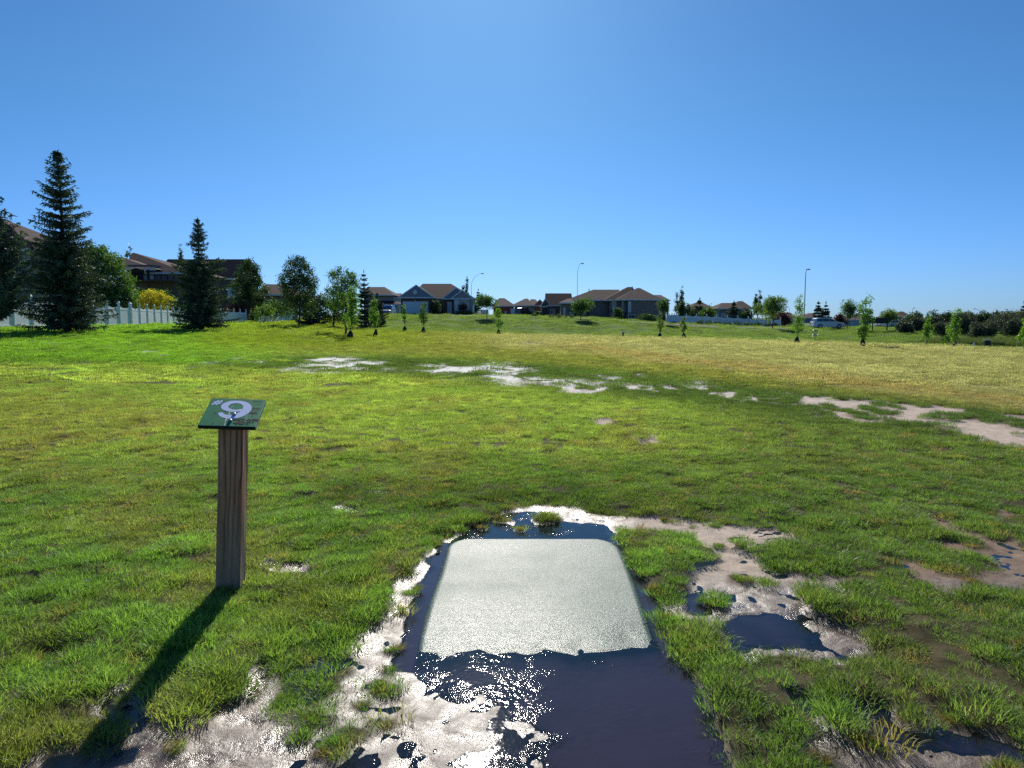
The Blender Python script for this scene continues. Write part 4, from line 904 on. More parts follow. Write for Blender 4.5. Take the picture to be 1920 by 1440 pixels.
# ------------------------------------------------------------------ fences
def fence(pts, n_label, hgt, cat_label, boards=14, spacing=2.4, ph=.18, dip=.2, group=None, th=.03, pw=.065, solid=True):
    P2 = [Vector((p[0], p[1], 0)) for p in pts]; L = [0]
    for a, b_ in zip(P2, P2[1:]): L.append(L[-1] + (b_ - a).length)
    n = max(1, round(L[-1] / spacing)); xs = np.interp(np.linspace(0, L[-1], n + 1), L, [p.x for p in P2]); ys = np.interp(np.linspace(0, L[-1], n + 1), L, [p.y for p in P2])
    zs = tz(xs, ys); root = empty('vinyl_fence', (xs[0], ys[0], zs[0]), n_label, 'fence', group)
    o = np.array([xs[0], ys[0], zs[0]])
    pmm = None; rail = None
    for i in range(n + 1):
        if pmm is None:
            m = MB().box(-pw, pw, -pw, pw, -.1, hgt + ph); pmm = m.build('post', M['white_vinyl'], root)
            c = MB(); z0 = hgt + ph; c.box(-pw * 1.3, pw * 1.3, -pw * 1.3, pw * 1.3, z0, z0 + .03); c.add([(-pw * 1.15, -pw * 1.15, z0 + .03), (pw * 1.15, -pw * 1.15, z0 + .03), (pw * 1.15, pw * 1.15, z0 + .03), (-pw * 1.15, pw * 1.15, z0 + .03), (0, 0, z0 + .16)], [(0, 1, 4), (1, 2, 4), (2, 3, 4), (3, 0, 4)])
            cap = c.build('post_cap', M['white_vinyl'], pmm); pc = pmm
        else:
            pc = pmm.copy(); COL.objects.link(pc); cc = cap.copy(); COL.objects.link(cc); cc.parent = pc
        pc.location = (xs[i] - o[0], ys[i] - o[1], zs[i] - o[2]); 
        if i < n:
            dx, dy = xs[i + 1] - xs[i], ys[i + 1] - ys[i]; l = math.hypot(dx, dy); dz = zs[i + 1] - zs[i]
            if rail is None or abs(l - l0) > .02:
                l0 = l; m = MB(); bw = (l - 2 * pw) / boards
                for k in range(boards):
                    x0 = pw + k * bw; x1 = x0 + bw * .93; f0 = (x0 / l) * 2 - 1; f1 = (x1 / l) * 2 - 1
                    t0 = hgt - dip * (1 - f0 ** 2); t1 = hgt - dip * (1 - f1 ** 2)
                    m.add([(x0, -th / 2, .08), (x1, -th / 2, .08), (x1, th / 2, .08), (x0, th / 2, .08), (x0, -th / 2, t0), (x1, -th / 2, t1), (x1, th / 2, t1), (x0, th / 2, t0)], [(0, 3, 2, 1), (4, 5, 6, 7), (0, 1, 5, 4), (1, 2, 6, 5), (2, 3, 7, 6), (3, 0, 4, 7)])
                m2 = MB().box(pw, l - pw, -.026, .026, .06, .16); m3 = MB().box(pw, l - pw, -.026, .026, hgt - dip - .16, hgt - dip - .07)
                pn = m.build('fence_panel', M['white_vinyl'], root); rl = m2.build('rail', M['white_vinyl'], pn); rail = (pn, rl, m3.build('rail', M['white_vinyl'], pn)); cur = pn
            else:
                cur = rail[0].copy(); COL.objects.link(cur); 
                for rq in rail[1:]: q = rq.copy(); COL.objects.link(q); q.parent = cur
            cur.location = (xs[i] - o[0], ys[i] - o[1], zs[i] - o[2]); cur.rotation_euler = (0, -math.atan2(dz, l), math.atan2(dy, dx))
    return root
fp = [G(-60, 36), G(0, 39), G(110, 46), G(245, 58)]
fence(fp, 'white vinyl fence behind the tall spruce at the left edge', 1.65, '', 14, 2.2)
fp = [G(247, 58.5), G(330, 72), G(400, 86), G(462, 97)]
fence(fp, 'white vinyl fence under the golden shrub and the thin spruce', 1.65, '', 14, 2.2)
fp = [G(484, 96), G(512, 106), G(548, 122)]
fence(fp, 'short run of white fence with close posts left of the oval tree', 1.75, '', 8, 1.6, ph=.22, dip=.12)
fp = [G(1268, 121), G(1340, 120), G(1463, 117)]
fence(fp, 'low white scalloped fence along the street right of the brown house', 1.35, '', 9, 1.75, ph=.18, dip=.18)
fp = [G(1250, 118), G(1269, 121)]
fence(fp, 'short white gate fence closing the gap beside the brown house', 1.35, '', 10, .9, dip=.0)
# low shrubs along the far fence, one by one
for k, px in enumerate([1313, 1329, 1346, 1364, 1383, 1402, 1420, 1438, 1453]):
    p = G(px, 116.5)
    shrub(p, ['leftmost', 'second', 'third', 'fourth', 'middle', 'sixth', 'seventh', 'eighth', 'rightmost'][k] + ' low dark shrub at the foot of the far white fence', [(0, 0, .3, .62 + .15 * (k % 2), .4, .4)], 36, 14, .1, .14, 'leaf_dark', 300 + k, 'low shrubs at the foot of the far white fence', stems=2)

# ------------------------------------------------------------------ houses
def hiproof(m, x0, x1, y0, y1, z0, zp, ov=.5, kind='hip', rx0=None, rx1=None):
    x0 -= ov; x1 += ov; y0 -= ov; y1 += ov; ym = (y0 + y1) / 2; xm = (x0 + x1) / 2; t = .18
    if kind == 'hip':
        d = min((y1 - y0) / 2, (x1 - x0) / 2 - .05); a, b_ = (rx0 if rx0 is not None else x0 + d), (rx1 if rx1 is not None else x1 - d); top = [(a, ym, zp), (b_, ym, zp)]
        m.add([(x0, y0, z0), (x1, y0, z0), (x1, y1, z0), (x0, y1, z0)] + top, [(0, 1, 5, 4), (1, 2, 5), (2, 3, 4, 5), (3, 0, 4), (3, 2, 1, 0)])
    elif kind == 'gx':      # ridge along x
        m.add([(x0, y0, z0), (x1, y0, z0), (x1, y1, z0), (x0, y1, z0), (x0, ym, zp), (x1, ym, zp)], [(0, 1, 5, 4), (1, 2, 5), (2, 3, 4, 5), (3, 0, 4), (3, 2, 1, 0)])
    else:                   # gy: gable faces the camera, ridge along y
        m.add([(x0, y0, z0), (x1, y0, z0), (x1, y1, z0), (x0, y1, z0), (xm, y0, zp), (xm, y1, zp)], [(0, 1, 4), (1, 2, 5, 4), (2, 3, 5), (3, 0, 4, 5), (3, 2, 1, 0)])
class House:
    def __init__(s, px, Y, label, sybase=None, cat='house', name='house'):
        s.Y = Y; g = G(px, Y); s.z = g.z; s.o = Vector((g.x, Y, g.z)); s.root = empty(name, s.o, label, cat, 'houses round the field')
    def X(s, px, Y=None): Y = Y or s.Y; return P(px, 600, Y).x - s.o.x
    def Z(s, sy, Y=None): Y = Y or s.Y; return P(960, sy, Y).z - s.o.z
    def block(s, p0, p1, sye, dep, wall, y=0, base=-1.0):
        x0, x1 = s.X(p0), s.X(p1); z1 = s.Z(sye)
        MB().box(x0, x1, y, y + dep, base, z1).build('wall', M[wall], s.root); return x0, x1, z1
    def roof(s, p0, p1, sye, syp, dep, mat, kind='hip', y=0, ov=.5, r0=None, r1=None, gable=None, fascia=True):
        x0, x1 = s.X(p0), s.X(p1); yr = s.Y + y + (dep / 2 if kind != 'gy' else 0); z0, zp = s.Z(sye), s.Z(syp, yr); m = MB()
        hiproof(m, x0, x1, y, y + dep, z0 + .004, zp, ov, kind, None if r0 is None else s.X(r0, yr), None if r1 is None else s.X(r1, yr)); r = m.build('roof', M[mat], s.root)
        f = MB()
        if fascia: f.box(x0 - ov, x1 + ov, y - ov - .04, y - ov, z0 - .14, z0 + .10).build('fascia', M['trim'], r)
        if kind == 'gy':
            xm = (x0 + x1) / 2; yy_ = y - ov - .03
            MB().add([(x0, yy_ + .02, z0 + .1), (x1, yy_ + .02, z0 + .1), (xm, yy_ + .02, zp - .25)], [(0, 1, 2)]).build('gable', M[gable or 'siding_blue'], r)
            b_ = MB(); w_ = .22; xa, xb = x0 - ov, x1 + ov
            for (a, sgn) in ((xa, 1), (xb, -1)):
                b_.prism([(a, z0 - .1), (a, z0 + .16), (xm, zp + .14), (xm, zp - .14)], yy_ - .06, yy_ - .005)
            b_.build('bargeboard', M['trim'], r)
        return r
    def win(s, p0, p1, s0, s1, y=0, mat='glass', bars=1, name='window'):
        x0, x1 = s.X(p0), s.X(p1); z0, z1 = s.Z(s1), s.Z(s0); f = MB(); t = .09
        f.box(x0 - t, x1 + t, y - .06, y - .003, z1, z1 + t).box(x0 - t, x1 + t, y - .06, y - .003, z0 - t, z0).box(x0 - t, x0, y - .06, y - .003, z0, z1).box(x1, x1 + t, y - .06, y - .003, z0, z1)
        for k in range(1, bars + 1): xc = x0 + (x1 - x0) * k / (bars + 1); f.box(xc - .03, xc + .03, y - .055, y - .003, z0, z1)
        fr = f.build(name, M['trim'], s.root); MB().box(x0, x1, y - .03, y - .004, z0, z1).build('pane', M[mat], fr); return fr
    def garage(s, p0, p1, s0, s1, y=0, mat='garage'):
        x0, x1 = s.X(p0), s.X(p1); z0, z1 = s.Z(s1), s.Z(s0); d = MB().box(x0 - .08, x1 + .08, y - .03, y - .003, z0, z1 + .08).build('garage_door', M['trim'], s.root)
        for k in range(4):
            a = z0 + (z1 - z0) * k / 4; MB().box(x0, x1, y - .055, y - .031, a + .012, a + (z1 - z0) / 4 - .012).build('panel', M[mat], d)
    def door(s, p0, p1, s0, s1, y=0, mat='siding_white'):
        x0, x1 = s.X(p0), s.X(p1); z0, z1 = s.Z(s1), s.Z(s0); d = MB().box(x0, x1, y - .05, y - .003, z0, z1).build('door', M[mat], s.root)
        MB().box(x1 - .18, x1 - .1, y - .11, y - .05, (z0 + z1) / 2 - .05, (z0 + z1) / 2 + .05).build('handle', M['steel'], d)

h1 = House(820, 132, 'grey house with a white double garage and round gable vent')
h1.block(752, 811, 559, 8, 'brick'); h1.block(811.5, 829, 560, 9, 'stucco_dark', y=3); h1.block(829.5, 850, 560, 9, 'brick', y=2); h1.block(850.5, 886, 560, 10, 'stucco_grey', y=.4)
h1.roof(770, 886, 559, 532, 14, 'roof_brown', 'hip', y=2.5, r0=793, r1=846)
h1.roof(752, 811, 558, 535, 9, 'roof_brown', 'gy', ov=.35, gable='siding_blue')
h1.roof(832, 878, 560, 539.5, 8, 'roof_brown', 'gy', y=1.8, ov=.35, gable='siding_blue')
h1.roof(848, 886, 560, 545, 8, 'roof_brown', 'gy', y=.4, ov=.3, gable='stucco_grey')
h1.garage(756, 803, 566, 590); h1.win(853, 859.5, 562, 582, y=.4, mat='curtain_glass', bars=0); h1.win(861, 878, 562, 579, y=.4, bars=2); h1.door(837, 846, 565, 588, y=2); h1.win(815, 828, 564, 577, y=3, bars=1)
v_ = MB(); cx_, cz_ = h1.X(779.5), h1.Z(548); v_.tube([(cx_, -.5, cz_), (cx_, -.40, cz_)], [.42, .42], 20); v_.build('round_vent', M['trim'], h1.root)
MB().box(h1.X(778.5), h1.X(780.5), -.16, -.004, h1.Z(565), h1.Z(563)).build('lamp', M['trim'], h1.root)
h1.roof(850, 878, 583, 583.5, .5, 'roof_dark', 'gx', y=-.6, ov=.0, fascia=False)

h2 = House(1150, 134, 'big brown bungalow with hipped roofs right of centre')
h2.block(1060, 1108, 562, 9, 'stucco', y=5); h2.block(1108.5, 1145, 562, 9, 'stucco', y=4); h2.block(1145.5, 1176, 562, 11, 'stucco', y=2.5); h2.block(1176.5, 1236, 562, 12, 'stucco', y=0)
h2.block(1053, 1078, 567, 4, 'stucco', y=.6)
h2.roof(1066, 1165, 562, 543, 12, 'roof_brown', 'hip', y=4, r0=1112, r1=1160); h2.roof(1138, 1205, 562.5, 538, 11, 'roof_brown', 'hip', y=2, r0=1176, r1=1184); h2.roof(1158, 1236, 562, 540, 12, 'roof_brown', 'hip', y=0, r0=1194, r1=1199)
h2.roof(1200, 1256, 562.5, 553, 9, 'roof_brown', 'hip', y=2.6, r0=1222, r1=1238)
h2.roof(1053, 1078, 568, 560, 5, 'roof_tan', 'hip', y=.6, r0=1064, r1=1068)
h2.win(1170, 1176, 564, 583, y=2.5, mat='curtain_glass', bars=0); h2.win(1178.5, 1182, 566, 585, mat='curtain_glass', bars=0); h2.win(1151, 1158, 564, 578, y=2.5, bars=0); h2.win(1178, 1190, 590, 596.5, bars=1); h2.win(1091, 1104, 575, 590, y=5, mat='curtain_glass', bars=1)
h2.door(1056, 1061, 577, 595, y=.6); h2.win(1069, 1076, 586, 595, y=.6, bars=1, mat='curtain_glass')
for px_c, y_c in ((1114, 9.5), (1195, 6)):
    xc = h2.X(px_c); zc = h2.Z(540 if px_c > 1150 else 543); MB().tube([(xc, y_c, zc - .5), (xc, y_c, zc + .55)], [.08, .08], 8).build('roof_vent_pipe', M['roof_dark'], h2.root)
# sun room and corner post at the right end
h2.block(1236.8, 1256, 563, 5, 'stucco_dark', y=3.5); h2.win(1238, 1254, 567, 590, y=3.5, mat='curtain_glass', bars=3)
MB().box(h2.X(1254.5), h2.X(1257.5), 1.9, 2.2, -1, h2.Z(563)).build('porch_post', M['stucco_dark'], h2.root)

h3 = House(1048, 150, 'dark roofed house behind the grey pickup truck')
h3.block(1026, 1070, 572, 9, 'stucco_dark'); h3.roof(1027, 1072, 573, 550, 10, 'roof_dark', 'gx', ov=.3); h3.block(1017, 1026, 575, 7, 'stucco_dark', y=1); h3.roof(1016, 1030, 575, 560, 6, 'roof_dark', 'gy', y=.5, ov=.3, gable='stucco_dark'); h3.win(1032, 1040, 580, 590, bars=1)
h4 = House(980, 175, 'tan roofed house with a dark garage door behind the parked jeep')
h4.block(965, 1014, 573, 9, 'siding_white'); h4.roof(962, 994, 573.5, 560, 9, 'roof_tan', 'hip', ov=.6, r0=984, r1=990, y=-1); h4.roof(990, 1014, 573, 561, 9, 'roof_tan', 'hip', ov=.4, r0=995, r1=1003)
h4.garage(968, 990, 574, 592, mat='stucco_dark'); h4.win(970, 978, 576, 580, y=-.06, bars=2); h4.win(980, 988, 576, 580, y=-.06, bars=2)
h5 = House(948, 172, 'tan roofed house with red siding behind the street tree')
h5.block(925, 964, 574, 9, 'siding_red'); h5.roof(925, 964, 574, 559, 10, 'roof_tan', 'hip', r0=936, r1=946); h5.garage(958, 964.5, 579, 590); h5.door(946, 950, 584, 591)
h5b = House(1018, 172, 'small house with reddish gables between jeep and pickup')
h5b.block(1004, 1020, 572, 8, 'siding_red'); h5b.roof(1003, 1021, 573, 562, 8, 'roof_brown', 'gy', ov=.3, gable='siding_red')
h6 = House(712, 150, 'two level house behind the small spruces with the blue truck in front')
h6.block(680, 735, 555, 9, 'stucco_grey', y=2); h6.roof(676, 733, 553, 538, 11, 'roof_brown', 'hip', y=1.5, r0=690, r1=722); h6.block(714, 748, 571, 6, 'siding_white', y=0); h6.roof(712, 750, 571, 560, 7, 'roof_brown', 'hip', y=0, r0=722, r1=730); h6.garage(730, 743, 573, 589, mat='stucco_dark')
h7 = House(744, 175, 'pale far house squeezed between two nearer roofs')
h7.block(734, 756, 560, 9, 'siding_white'); h7.roof(733, 757, 560, 550, 9, 'roof_tan', 'hip', r0=738, r1=753)
# left houses
h8 = House(40, 68, 'brown roofed house behind the pine at the left edge')
h8.block(-40, 72, 470, 9, 'stucco', base=-.5); h8.roof(-40, 72, 468, 408, 12, 'roof_brown', 'hip', ov=.5, r0=-5, r1=12); h8.win(46, 62, 472, 490, bars=1)
h9 = House(290, 86, 'gabled brown house with a deck behind the golden shrub')
h9.block(236, 286, 495, 9, 'stucco', y=1); h9.block(286.6, 340, 508, 9, 'stucco', y=1)
h9.roof(234, 344, 511, 474, 12, 'roof_brown', 'hip', y=1.2, ov=.5, r0=254, r1=258); h9.roof(222, 292, 505, 482, 7, 'roof_tan', 'hip', y=.2, ov=.4, r0=226, r1=234)
h9.win(247, 252, 505, 520, y=1, bars=0); h9.win(264, 273, 505, 523, y=1, mat='curtain_glass', bars=0); h9.door(277, 286, 511, 523, y=1)
# deck with rail
dk = MB().box(h9.X(252), h9.X(350), -2.6, .95, h9.Z(530), h9.Z(527)).build('deck', M['bark'], h9.root)
for k in range(9):
    xk = h9.X(254 + k * 11.8); MB().box(xk - .05, xk + .05, -2.58, -2.48, h9.Z(527) + .01, h9.Z(519)).build('deck_post', M['roof_dark'], dk)
MB().box(h9.X(252), h9.X(350), -2.6, -2.46, h9.Z(519) + .004, h9.Z(518)).build('handrail', M['roof_dark'], dk)
for k in range(5):
    xk = h9.X(256 + k * 22); MB().box(xk - .09, xk + .09, -2.3, -2.1, -1, h9.Z(530) - .01).build('deck_leg', M['bark'], dk)
MB().box(h9.X(297), h9.X(300), -2.2, -2.0, h9.Z(530), h9.Z(508)).build('porch_post', M['roof_dark'], h9.root)
bq = empty('barbecue', h9.root.location + Vector((h9.X(275), -1.6, h9.Z(526.9))), 'black covered barbecue standing on the left house deck', 'barbecue')
q = MB(); q.tube([(-.75, 0, .75), (-.62, 0, 1.02), (0, 0, 1.15), (.62, 0, 1.02), (.75, 0, .75)], [.12, .33, .40, .33, .12], 8); q.build('lid', M['rubber'], bq)
MB().box(-.55, .55, -.28, .28, .02, .78).build('cabinet', M['rubber'], bq)
h10 = House(400, 114, 'long low house with a wide dark brown roof behind the thin spruce')
h10.block(295, 445, 523, 10, 'stucco_dark'); h10.roof(292, 446, 523, 486, 11, 'roof_brown', 'gx', ov=.3)
h10.win(430, 442, 540, 556, bars=1, mat='curtain_glass'); h10.win(395, 405, 535, 550, bars=1)
for px_c in (328, 405, 442):
    MB().box(h10.X(px_c) - .2, h10.X(px_c) + .2, 3.0, 3.4, h10.Z(505), h10.Z(496)).build('roof_vent', M['roof_dark'], h10.root)
h11 = House(512, 118, 'small brown roofed house left of the oval tree')
h11.block(486, 532, 553, 8, 'stucco'); h11.roof(484, 545, 553, 533, 11, 'roof_brown', 'hip', ov=.6, r0=500, r1=536)
# right background
h12 = House(1318, 165, 'house with a low pyramid roof behind the dark conifer'); h12.block(1290, 1335, 580, 9, 'stucco_grey'); h12.roof(1288, 1338, 580, 566, 12, 'roof_brown', 'hip', r0=1308, r1=1314)
h13 = House(1378, 155, 'blue grey house with a stepped brown roof behind the far fence'); h13.block(1348, 1404, 578, 9, 'siding_blue'); h13.roof(1345, 1385, 579, 568, 9, 'roof_brown', 'hip', y=-1, r0=1352, r1=1374); h13.roof(1372, 1408, 579, 564.5, 10, 'roof_brown', 'hip', r0=1384, r1=1391); h13.win(1353, 1358, 588, 594, bars=0)
h14 = House(1483, 150, 'brown pitched garage right of the far fence'); h14.block(1470, 1488, 598, 7, 'stucco_grey'); h14.roof(1468, 1491, 598, 586, 8, 'roof_brown', 'gx')
h15 = House(1521, 190, 'pale far house left of the two spruces'); h15.block(1508, 1532, 596, 8, 'siding_blue'); h15.roof(1507, 1533, 596, 587, 9, 'roof_tan', 'hip', r0=1516, r1=1524)
h16 = House(1608, 150, 'low tan roofed house behind the round headed tree'); h16.block(1590, 1632, 600, 9, 'siding_white'); h16.roof(1588, 1634, 600, 589, 10, 'roof_tan', 'hip', r0=1604, r1=1618); h16.garage(1596, 1608, 603, 615)
h17 = House(1692, 140, 'blue house with a brown roof at the left end of the hedge'); h17.block(1672, 1714, 600, 9, 'siding_blue'); h17.roof(1671, 1718, 600, 584, 10, 'roof_brown', 'hip', r0=1687, r1=1692); h17.roof(1684, 1704, 602, 591, 4, 'roof_brown', 'gy', y=-1, ov=.2, gable='siding_blue'); h17.win(1683, 1690, 594, 600, y=0, mat='curtain_glass', bars=1); h17.garage(1670, 1684, 609, 620, y=-.01)
h18 = House(1755, 180, 'long low far roof just above the hedge'); h18.block(1715, 1800, 603, 9, 'stucco_grey'); h18.roof(1713, 1802, 603, 596, 10, 'roof_tan', 'hip', r0=1724, r1=1790)
h19 = House(1868, 112, 'grey shed half hidden between the hedge shrubs'); h19.block(1862, 1884, 612, 4, 'stucco_grey', base=-2); h19.roof(1862, 1884, 612, 607, 4, 'roof_tan', 'hip', ov=.2, fascia=False)

# ------------------------------------------------------------------ road, pavement
def strip(name, pxs, Yc, wid, dz, mat, label=None):
    xs, ys = [], []
    for px, Y in zip(pxs, Yc): p = G(px, Y); xs.append(p.x); ys.append(p.y)
    t = np.linspace(0, len(xs) - 1, 90); X = np.interp(t, range(len(xs)), xs); Y = np.interp(t, range(len(ys)), ys); V = []; Fs = []
    for k in range(len(t)):
        a = max(k - 1, 0); b_ = min(k + 1, len(t) - 1); d = Vector((X[b_] - X[a], Y[b_] - Y[a])).normalized(); n_ = Vector((-d.y, d.x))
        for q in (-1, -.5, 0, .5, 1): x_, y_ = X[k] + n_.x * q * wid / 2, Y[k] + n_.y * q * wid / 2; V.append((x_, y_, tz1(x_, y_) + .045 + dz))
        if k: 
            o = 5 * (k - 1); Fs += [(o + j, o + j + 1, o + j + 6, o + j + 5) for j in range(4)]
    o = MB().add(V, Fs).build(name, M[mat]); tag(o, label, kind='structure'); return o
strip('road', [560, 700, 850, 1000, 1150, 1300, 1450, 1600, 1750], [138, 126, 124, 124.5, 122.5, 112.5, 110, 111, 113], 6.0, .02, 'asphalt', 'asphalt street along the crest of the slope')

# ------------------------------------------------------------------ vehicles (x forward)
def vehicle(loc, rz, label, kind, col, name, cat, L=4.8, Wd=1.85, Hh=1.7):
    root = empty(name, loc, label, cat, rz=rz); root.rotation_euler = (0, 0, rz)
    paint = bpy.data.materials.get('paint_' + kind + str(col)) or glassmat('paint_' + kind + str(col), col, .25)
    h = L / 2; g = .28
    if kind == 'suv':
        low = [(-h, g + .1), (-h + .05, .95), (-h + .1, 1.05), (h - 1.35, 1.05), (h - .25, .92), (h, .7), (h, g), (h - .1, g - .05), (-h + .1, g - .05)]
        cabin = [(-h + .12, 1.05), (-h + .35, Hh - .12), (-h + .75, Hh), (h - 2.3, Hh), (h - 1.25, 1.05)]
        wins = [[(-h + .45, 1.1), (-h + .55, Hh - .18), (-h + 1.3, Hh - .1), (-h + 1.3, 1.1)], [(-h + 1.38, 1.1), (-h + 1.38, Hh - .1), (-h + 2.3, Hh - .1), (-h + 2.3, 1.1)], [(-h + 2.38, 1.1), (-h + 2.38, Hh - .1), (h - 2.35, Hh - .12), (h - 1.5, 1.1)]]
    elif kind == 'pickup':
        low = [(-h, g + .2), (-h, 1.12), (h - 3.4, 1.12), (h - 1.6, 1.15), (h - .2, 1.08), (h, .85), (h, g + .1), (-h + .1, g + .05)]
        cabin = [(h - 3.9, 1.12), (h - 3.75, Hh - .08), (h - 3.5, Hh), (h - 2.4, Hh), (h - 1.6, 1.14)]
        wins = [[(h - 3.7, 1.2), (h - 3.6, Hh - .12), (h - 2.95, Hh - .1), (h - 2.95, 1.2)], [(h - 2.87, 1.2), (h - 2.87, Hh - .1), (h - 2.45, Hh - .12), (h - 1.85, 1.2)]]
    else:
        low = [(-h, g + .1), (-h, .9), (-h + .9, 1.0), (h - 1.2, .98), (h - .1, .8), (h, .55), (h, g), (-h + .1, g - .05)]
        cabin = [(-h + .5, .97), (-h + 1.1, Hh), (h - 2.3, Hh), (h - 1.3, .97)]
        wins = [[(-h + .85, 1.02), (-h + 1.15, Hh - .08), (-h + 2.1, Hh - .07), (-h + 2.1, 1.02)], [(-h + 2.2, 1.02), (-h + 2.2, Hh - .07), (h - 2.35, Hh - .08), (h - 1.65, 1.02)]]
    w2 = Wd / 2
    b_ = MB().prism(low, -w2, w2).build('body', paint, root); bevel(b_, .06, 3)
    n_ = len(cabin); cw = w2 * .82; m = MB(); zt = max(z for _, z in cabin)
    vs = [(x, -(w2 * .97 if z < 1.2 else cw), z) for x, z in cabin] + [(x, (w2 * .97 if z < 1.2 else cw), z) for x, z in cabin]
    m.add(vs, [tuple(range(n_)), tuple(range(2 * n_ - 1, n_ - 1, -1))] + [(i, i + n_, (i + 1) % n_ + n_, (i + 1) % n_) for i in range(n_)])
    bevel(m.build('cabin', paint, root), .05, 2)
    def side(z): return w2 * .97 + (cw - w2 * .97) * (z - 1.05) / (zt - 1.05)
    for wq in wins:
        for s in (-1, 1): MB().add([(x, s * (side(z) + .012), z) for x, z in wq] + [(x, s * (side(z) - .03), z) for x, z in wq], [(0, 1, 2, 3) if s < 0 else (3, 2, 1, 0)] + [(k, k + 4, (k + 1) % 4 + 4, (k + 1) % 4) for k in range(4)]).build('window', M['glass'], root)
    # windscreen and rear screen
    (xa, za), (xb, zb) = cabin[-1], cabin[-2]
    MB().add([(xa + .02, -w2 * .85, za + .04), (xa + .02, w2 * .85, za + .04), (xb + .03, cw * .9, zb - .06), (xb + .03, -cw * .9, zb - .06)], [(0, 1, 2, 3)]).build('windscreen', M['glass'], root)
    (xa, za), (xb, zb) = cabin[0], cabin[1]
    MB().add([(xa - .02, -w2 * .82, za + .05), (xa - .02, w2 * .82, za + .05), (xb - .03, cw * .88, zb - .03), (xb - .03, -cw * .88, zb - .03)], [(3, 2, 1, 0)]).build('rear_window', M['glass'], root)
    wr = .36 if kind != 'sedan' else .32
    for sx in (-h + .95, h - .95):
        for s in (-1, 1):
            wt = MB().tube([(sx, s * (w2 - .22), wr), (sx, s * (w2 + .015), wr)], [wr, wr], 18).build('wheel', M['rubber'], root)
            MB().tube([(sx, s * (w2 + .0), wr), (sx, s * (w2 + .03), wr)], [wr * .62, wr * .58], 12).build('rim', M['steel'], wt)
    for s in (-1, 1):
        MB().box(h - .12, h + .015, s * (w2 - .3) - .18, s * (w2 - .3) + .18, .68, .84).build('headlight', M['curtain_glass'], root)
        MB().box(-h - .015, -h + .1, s * (w2 - .15) - .1, s * (w2 - .15) + .1, .75, 1.0).build('tail_light', M['siding_red'], root)
    MB().box(h - .05, h + .03, -w2 * .9, w2 * .9, .32, .5).build('bumper', M['rubber'], root)
    return root
p = G(1551, 110.5); vehicle(p + Vector((0, 0, .06)), R(-2), 'white parked crossover car on the street by the two spruces', 'suv', (.62, .64, .68, 1), 'parked_car', 'car', 4.8, 1.85, 1.65)
p = G(1029, 160); vehicle(p + Vector((0, 0, .05)), R(2), 'grey pickup truck parked before the dark roofed house', 'pickup', (.16, .15, .17, 1), 'pickup_truck', 'truck', 5.8, 1.95, 1.85)
p = G(984, 158); vehicle(p + Vector((0, 0, .05)), R(40), 'dark off-road vehicle parked left of the grey pickup', 'suv', (.03, .03, .035, 1), 'parked_jeep', 'car', 4.2, 1.85, 1.8)
p = G(728, 140); vehicle(p + Vector((0, 0, .05)), R(-95), 'blue vehicle facing the camera in the driveway by the small spruce', 'suv', (.05, .14, .34, 1), 'parked_car', 'car', 5.0, 1.95, 1.9)
p = G(895, 150); vehicle(p + Vector((0, 0, .05)), R(15), 'white car glinting in the sun behind the street tree', 'sedan', (.7, .7, .7, 1), 'parked_car', 'car', 4.5, 1.8, 1.4)
p = G(1680, 128); vehicle(p + Vector((0, 0, .05)), R(5), 'white car before the blue house at the hedge', 'sedan', (.65, .67, .7, 1), 'parked_car', 'car', 4.5, 1.8, 1.4)
p = G(1645, 135); vehicle(p + Vector((0, 0, .05)), R(80), 'pale car seen end on beneath the notice board', 'suv', (.6, .62, .66, 1), 'parked_car', 'car', 4.5, 1.8, 1.6)
p = G(1006, 150); bush(1008, 150, 584, 594, 14, 'low dark bush between the off-road vehicle and the pickup', 'leaf_dark', 93, 40, .22)
# low boulders and plants edging the drive of the brown house
for k, px in enumerate([1001, 1034, 1047, 1060, 1072]):
    p = G(px, 121.5 if k else 124)
    shrub(p, ['small clump left of the pickup on the crest', 'small round clump right below the pickup', 'second round clump along the brown house kerb', 'third round clump along the brown house kerb', 'small clump at the brown house path'][k], [(0, 0, .3, .5, .4, .35)], 22, 12, .1, .14, 'leaf_grey' if k % 2 else 'leaf_dark', 320 + k, 'small clumps planted on the crest', stems=2)

# ------------------------------------------------------------------ lamps, posts, basket, board, bin
def lamp(px, Y, sytop, sybase, reach, label, arc=2.2, r=.055, side=1):
    p = G(px, Y); h = H(sybase, sytop, Y); root = empty('street_lamp', p, label, 'street lamp', 'street lamps')
    m = MB(); pts = [(0, 0, -.1), (0, 0, h * .4), (0, 0, h - arc)]; rad = [r, r * .8, r * .62]
    for k in range(1, 9): a = k / 8 * R(78); pts.append((side * reach * (1 - math.cos(a)) / (1 - math.cos(R(78))), 0, h - arc + arc * math.sin(a) / math.sin(R(78)))); rad.append(r * (.6 - .02 * k))
    m.tube(pts, rad, 8); m.build('pole', M['steel'], root)
    e = pts[-1]; MB().tube([(e[0] - side * .05, 0, e[2]), (e[0] + side * .2, 0, e[2] + .02), (e[0] + side * .55, 0, e[2] - .02), (e[0] + side * .6, 0, e[2] - .03)], [.05, .10, .08, .03], 8).build('lamp_head', M['lamp_grey'], root)
    return root
lamp(884, 140, 518, 596, 1.9, 'curved street lamp behind the first grey house, arm to the right', 2.4)
lamp(1082, 132, 500, 600, .6, 'tall street lamp rising in front of the big brown house roof', 2.2)
lamp(1507, 116, 506, 614, .15, 'tallest street lamp, seen end on left of the white car', 1.2, .10)
lamp(1480, 200, 571, 600, -.0 + .5, 'tiny far street lamp left of the tall sapling', 1.5, .08, -1)
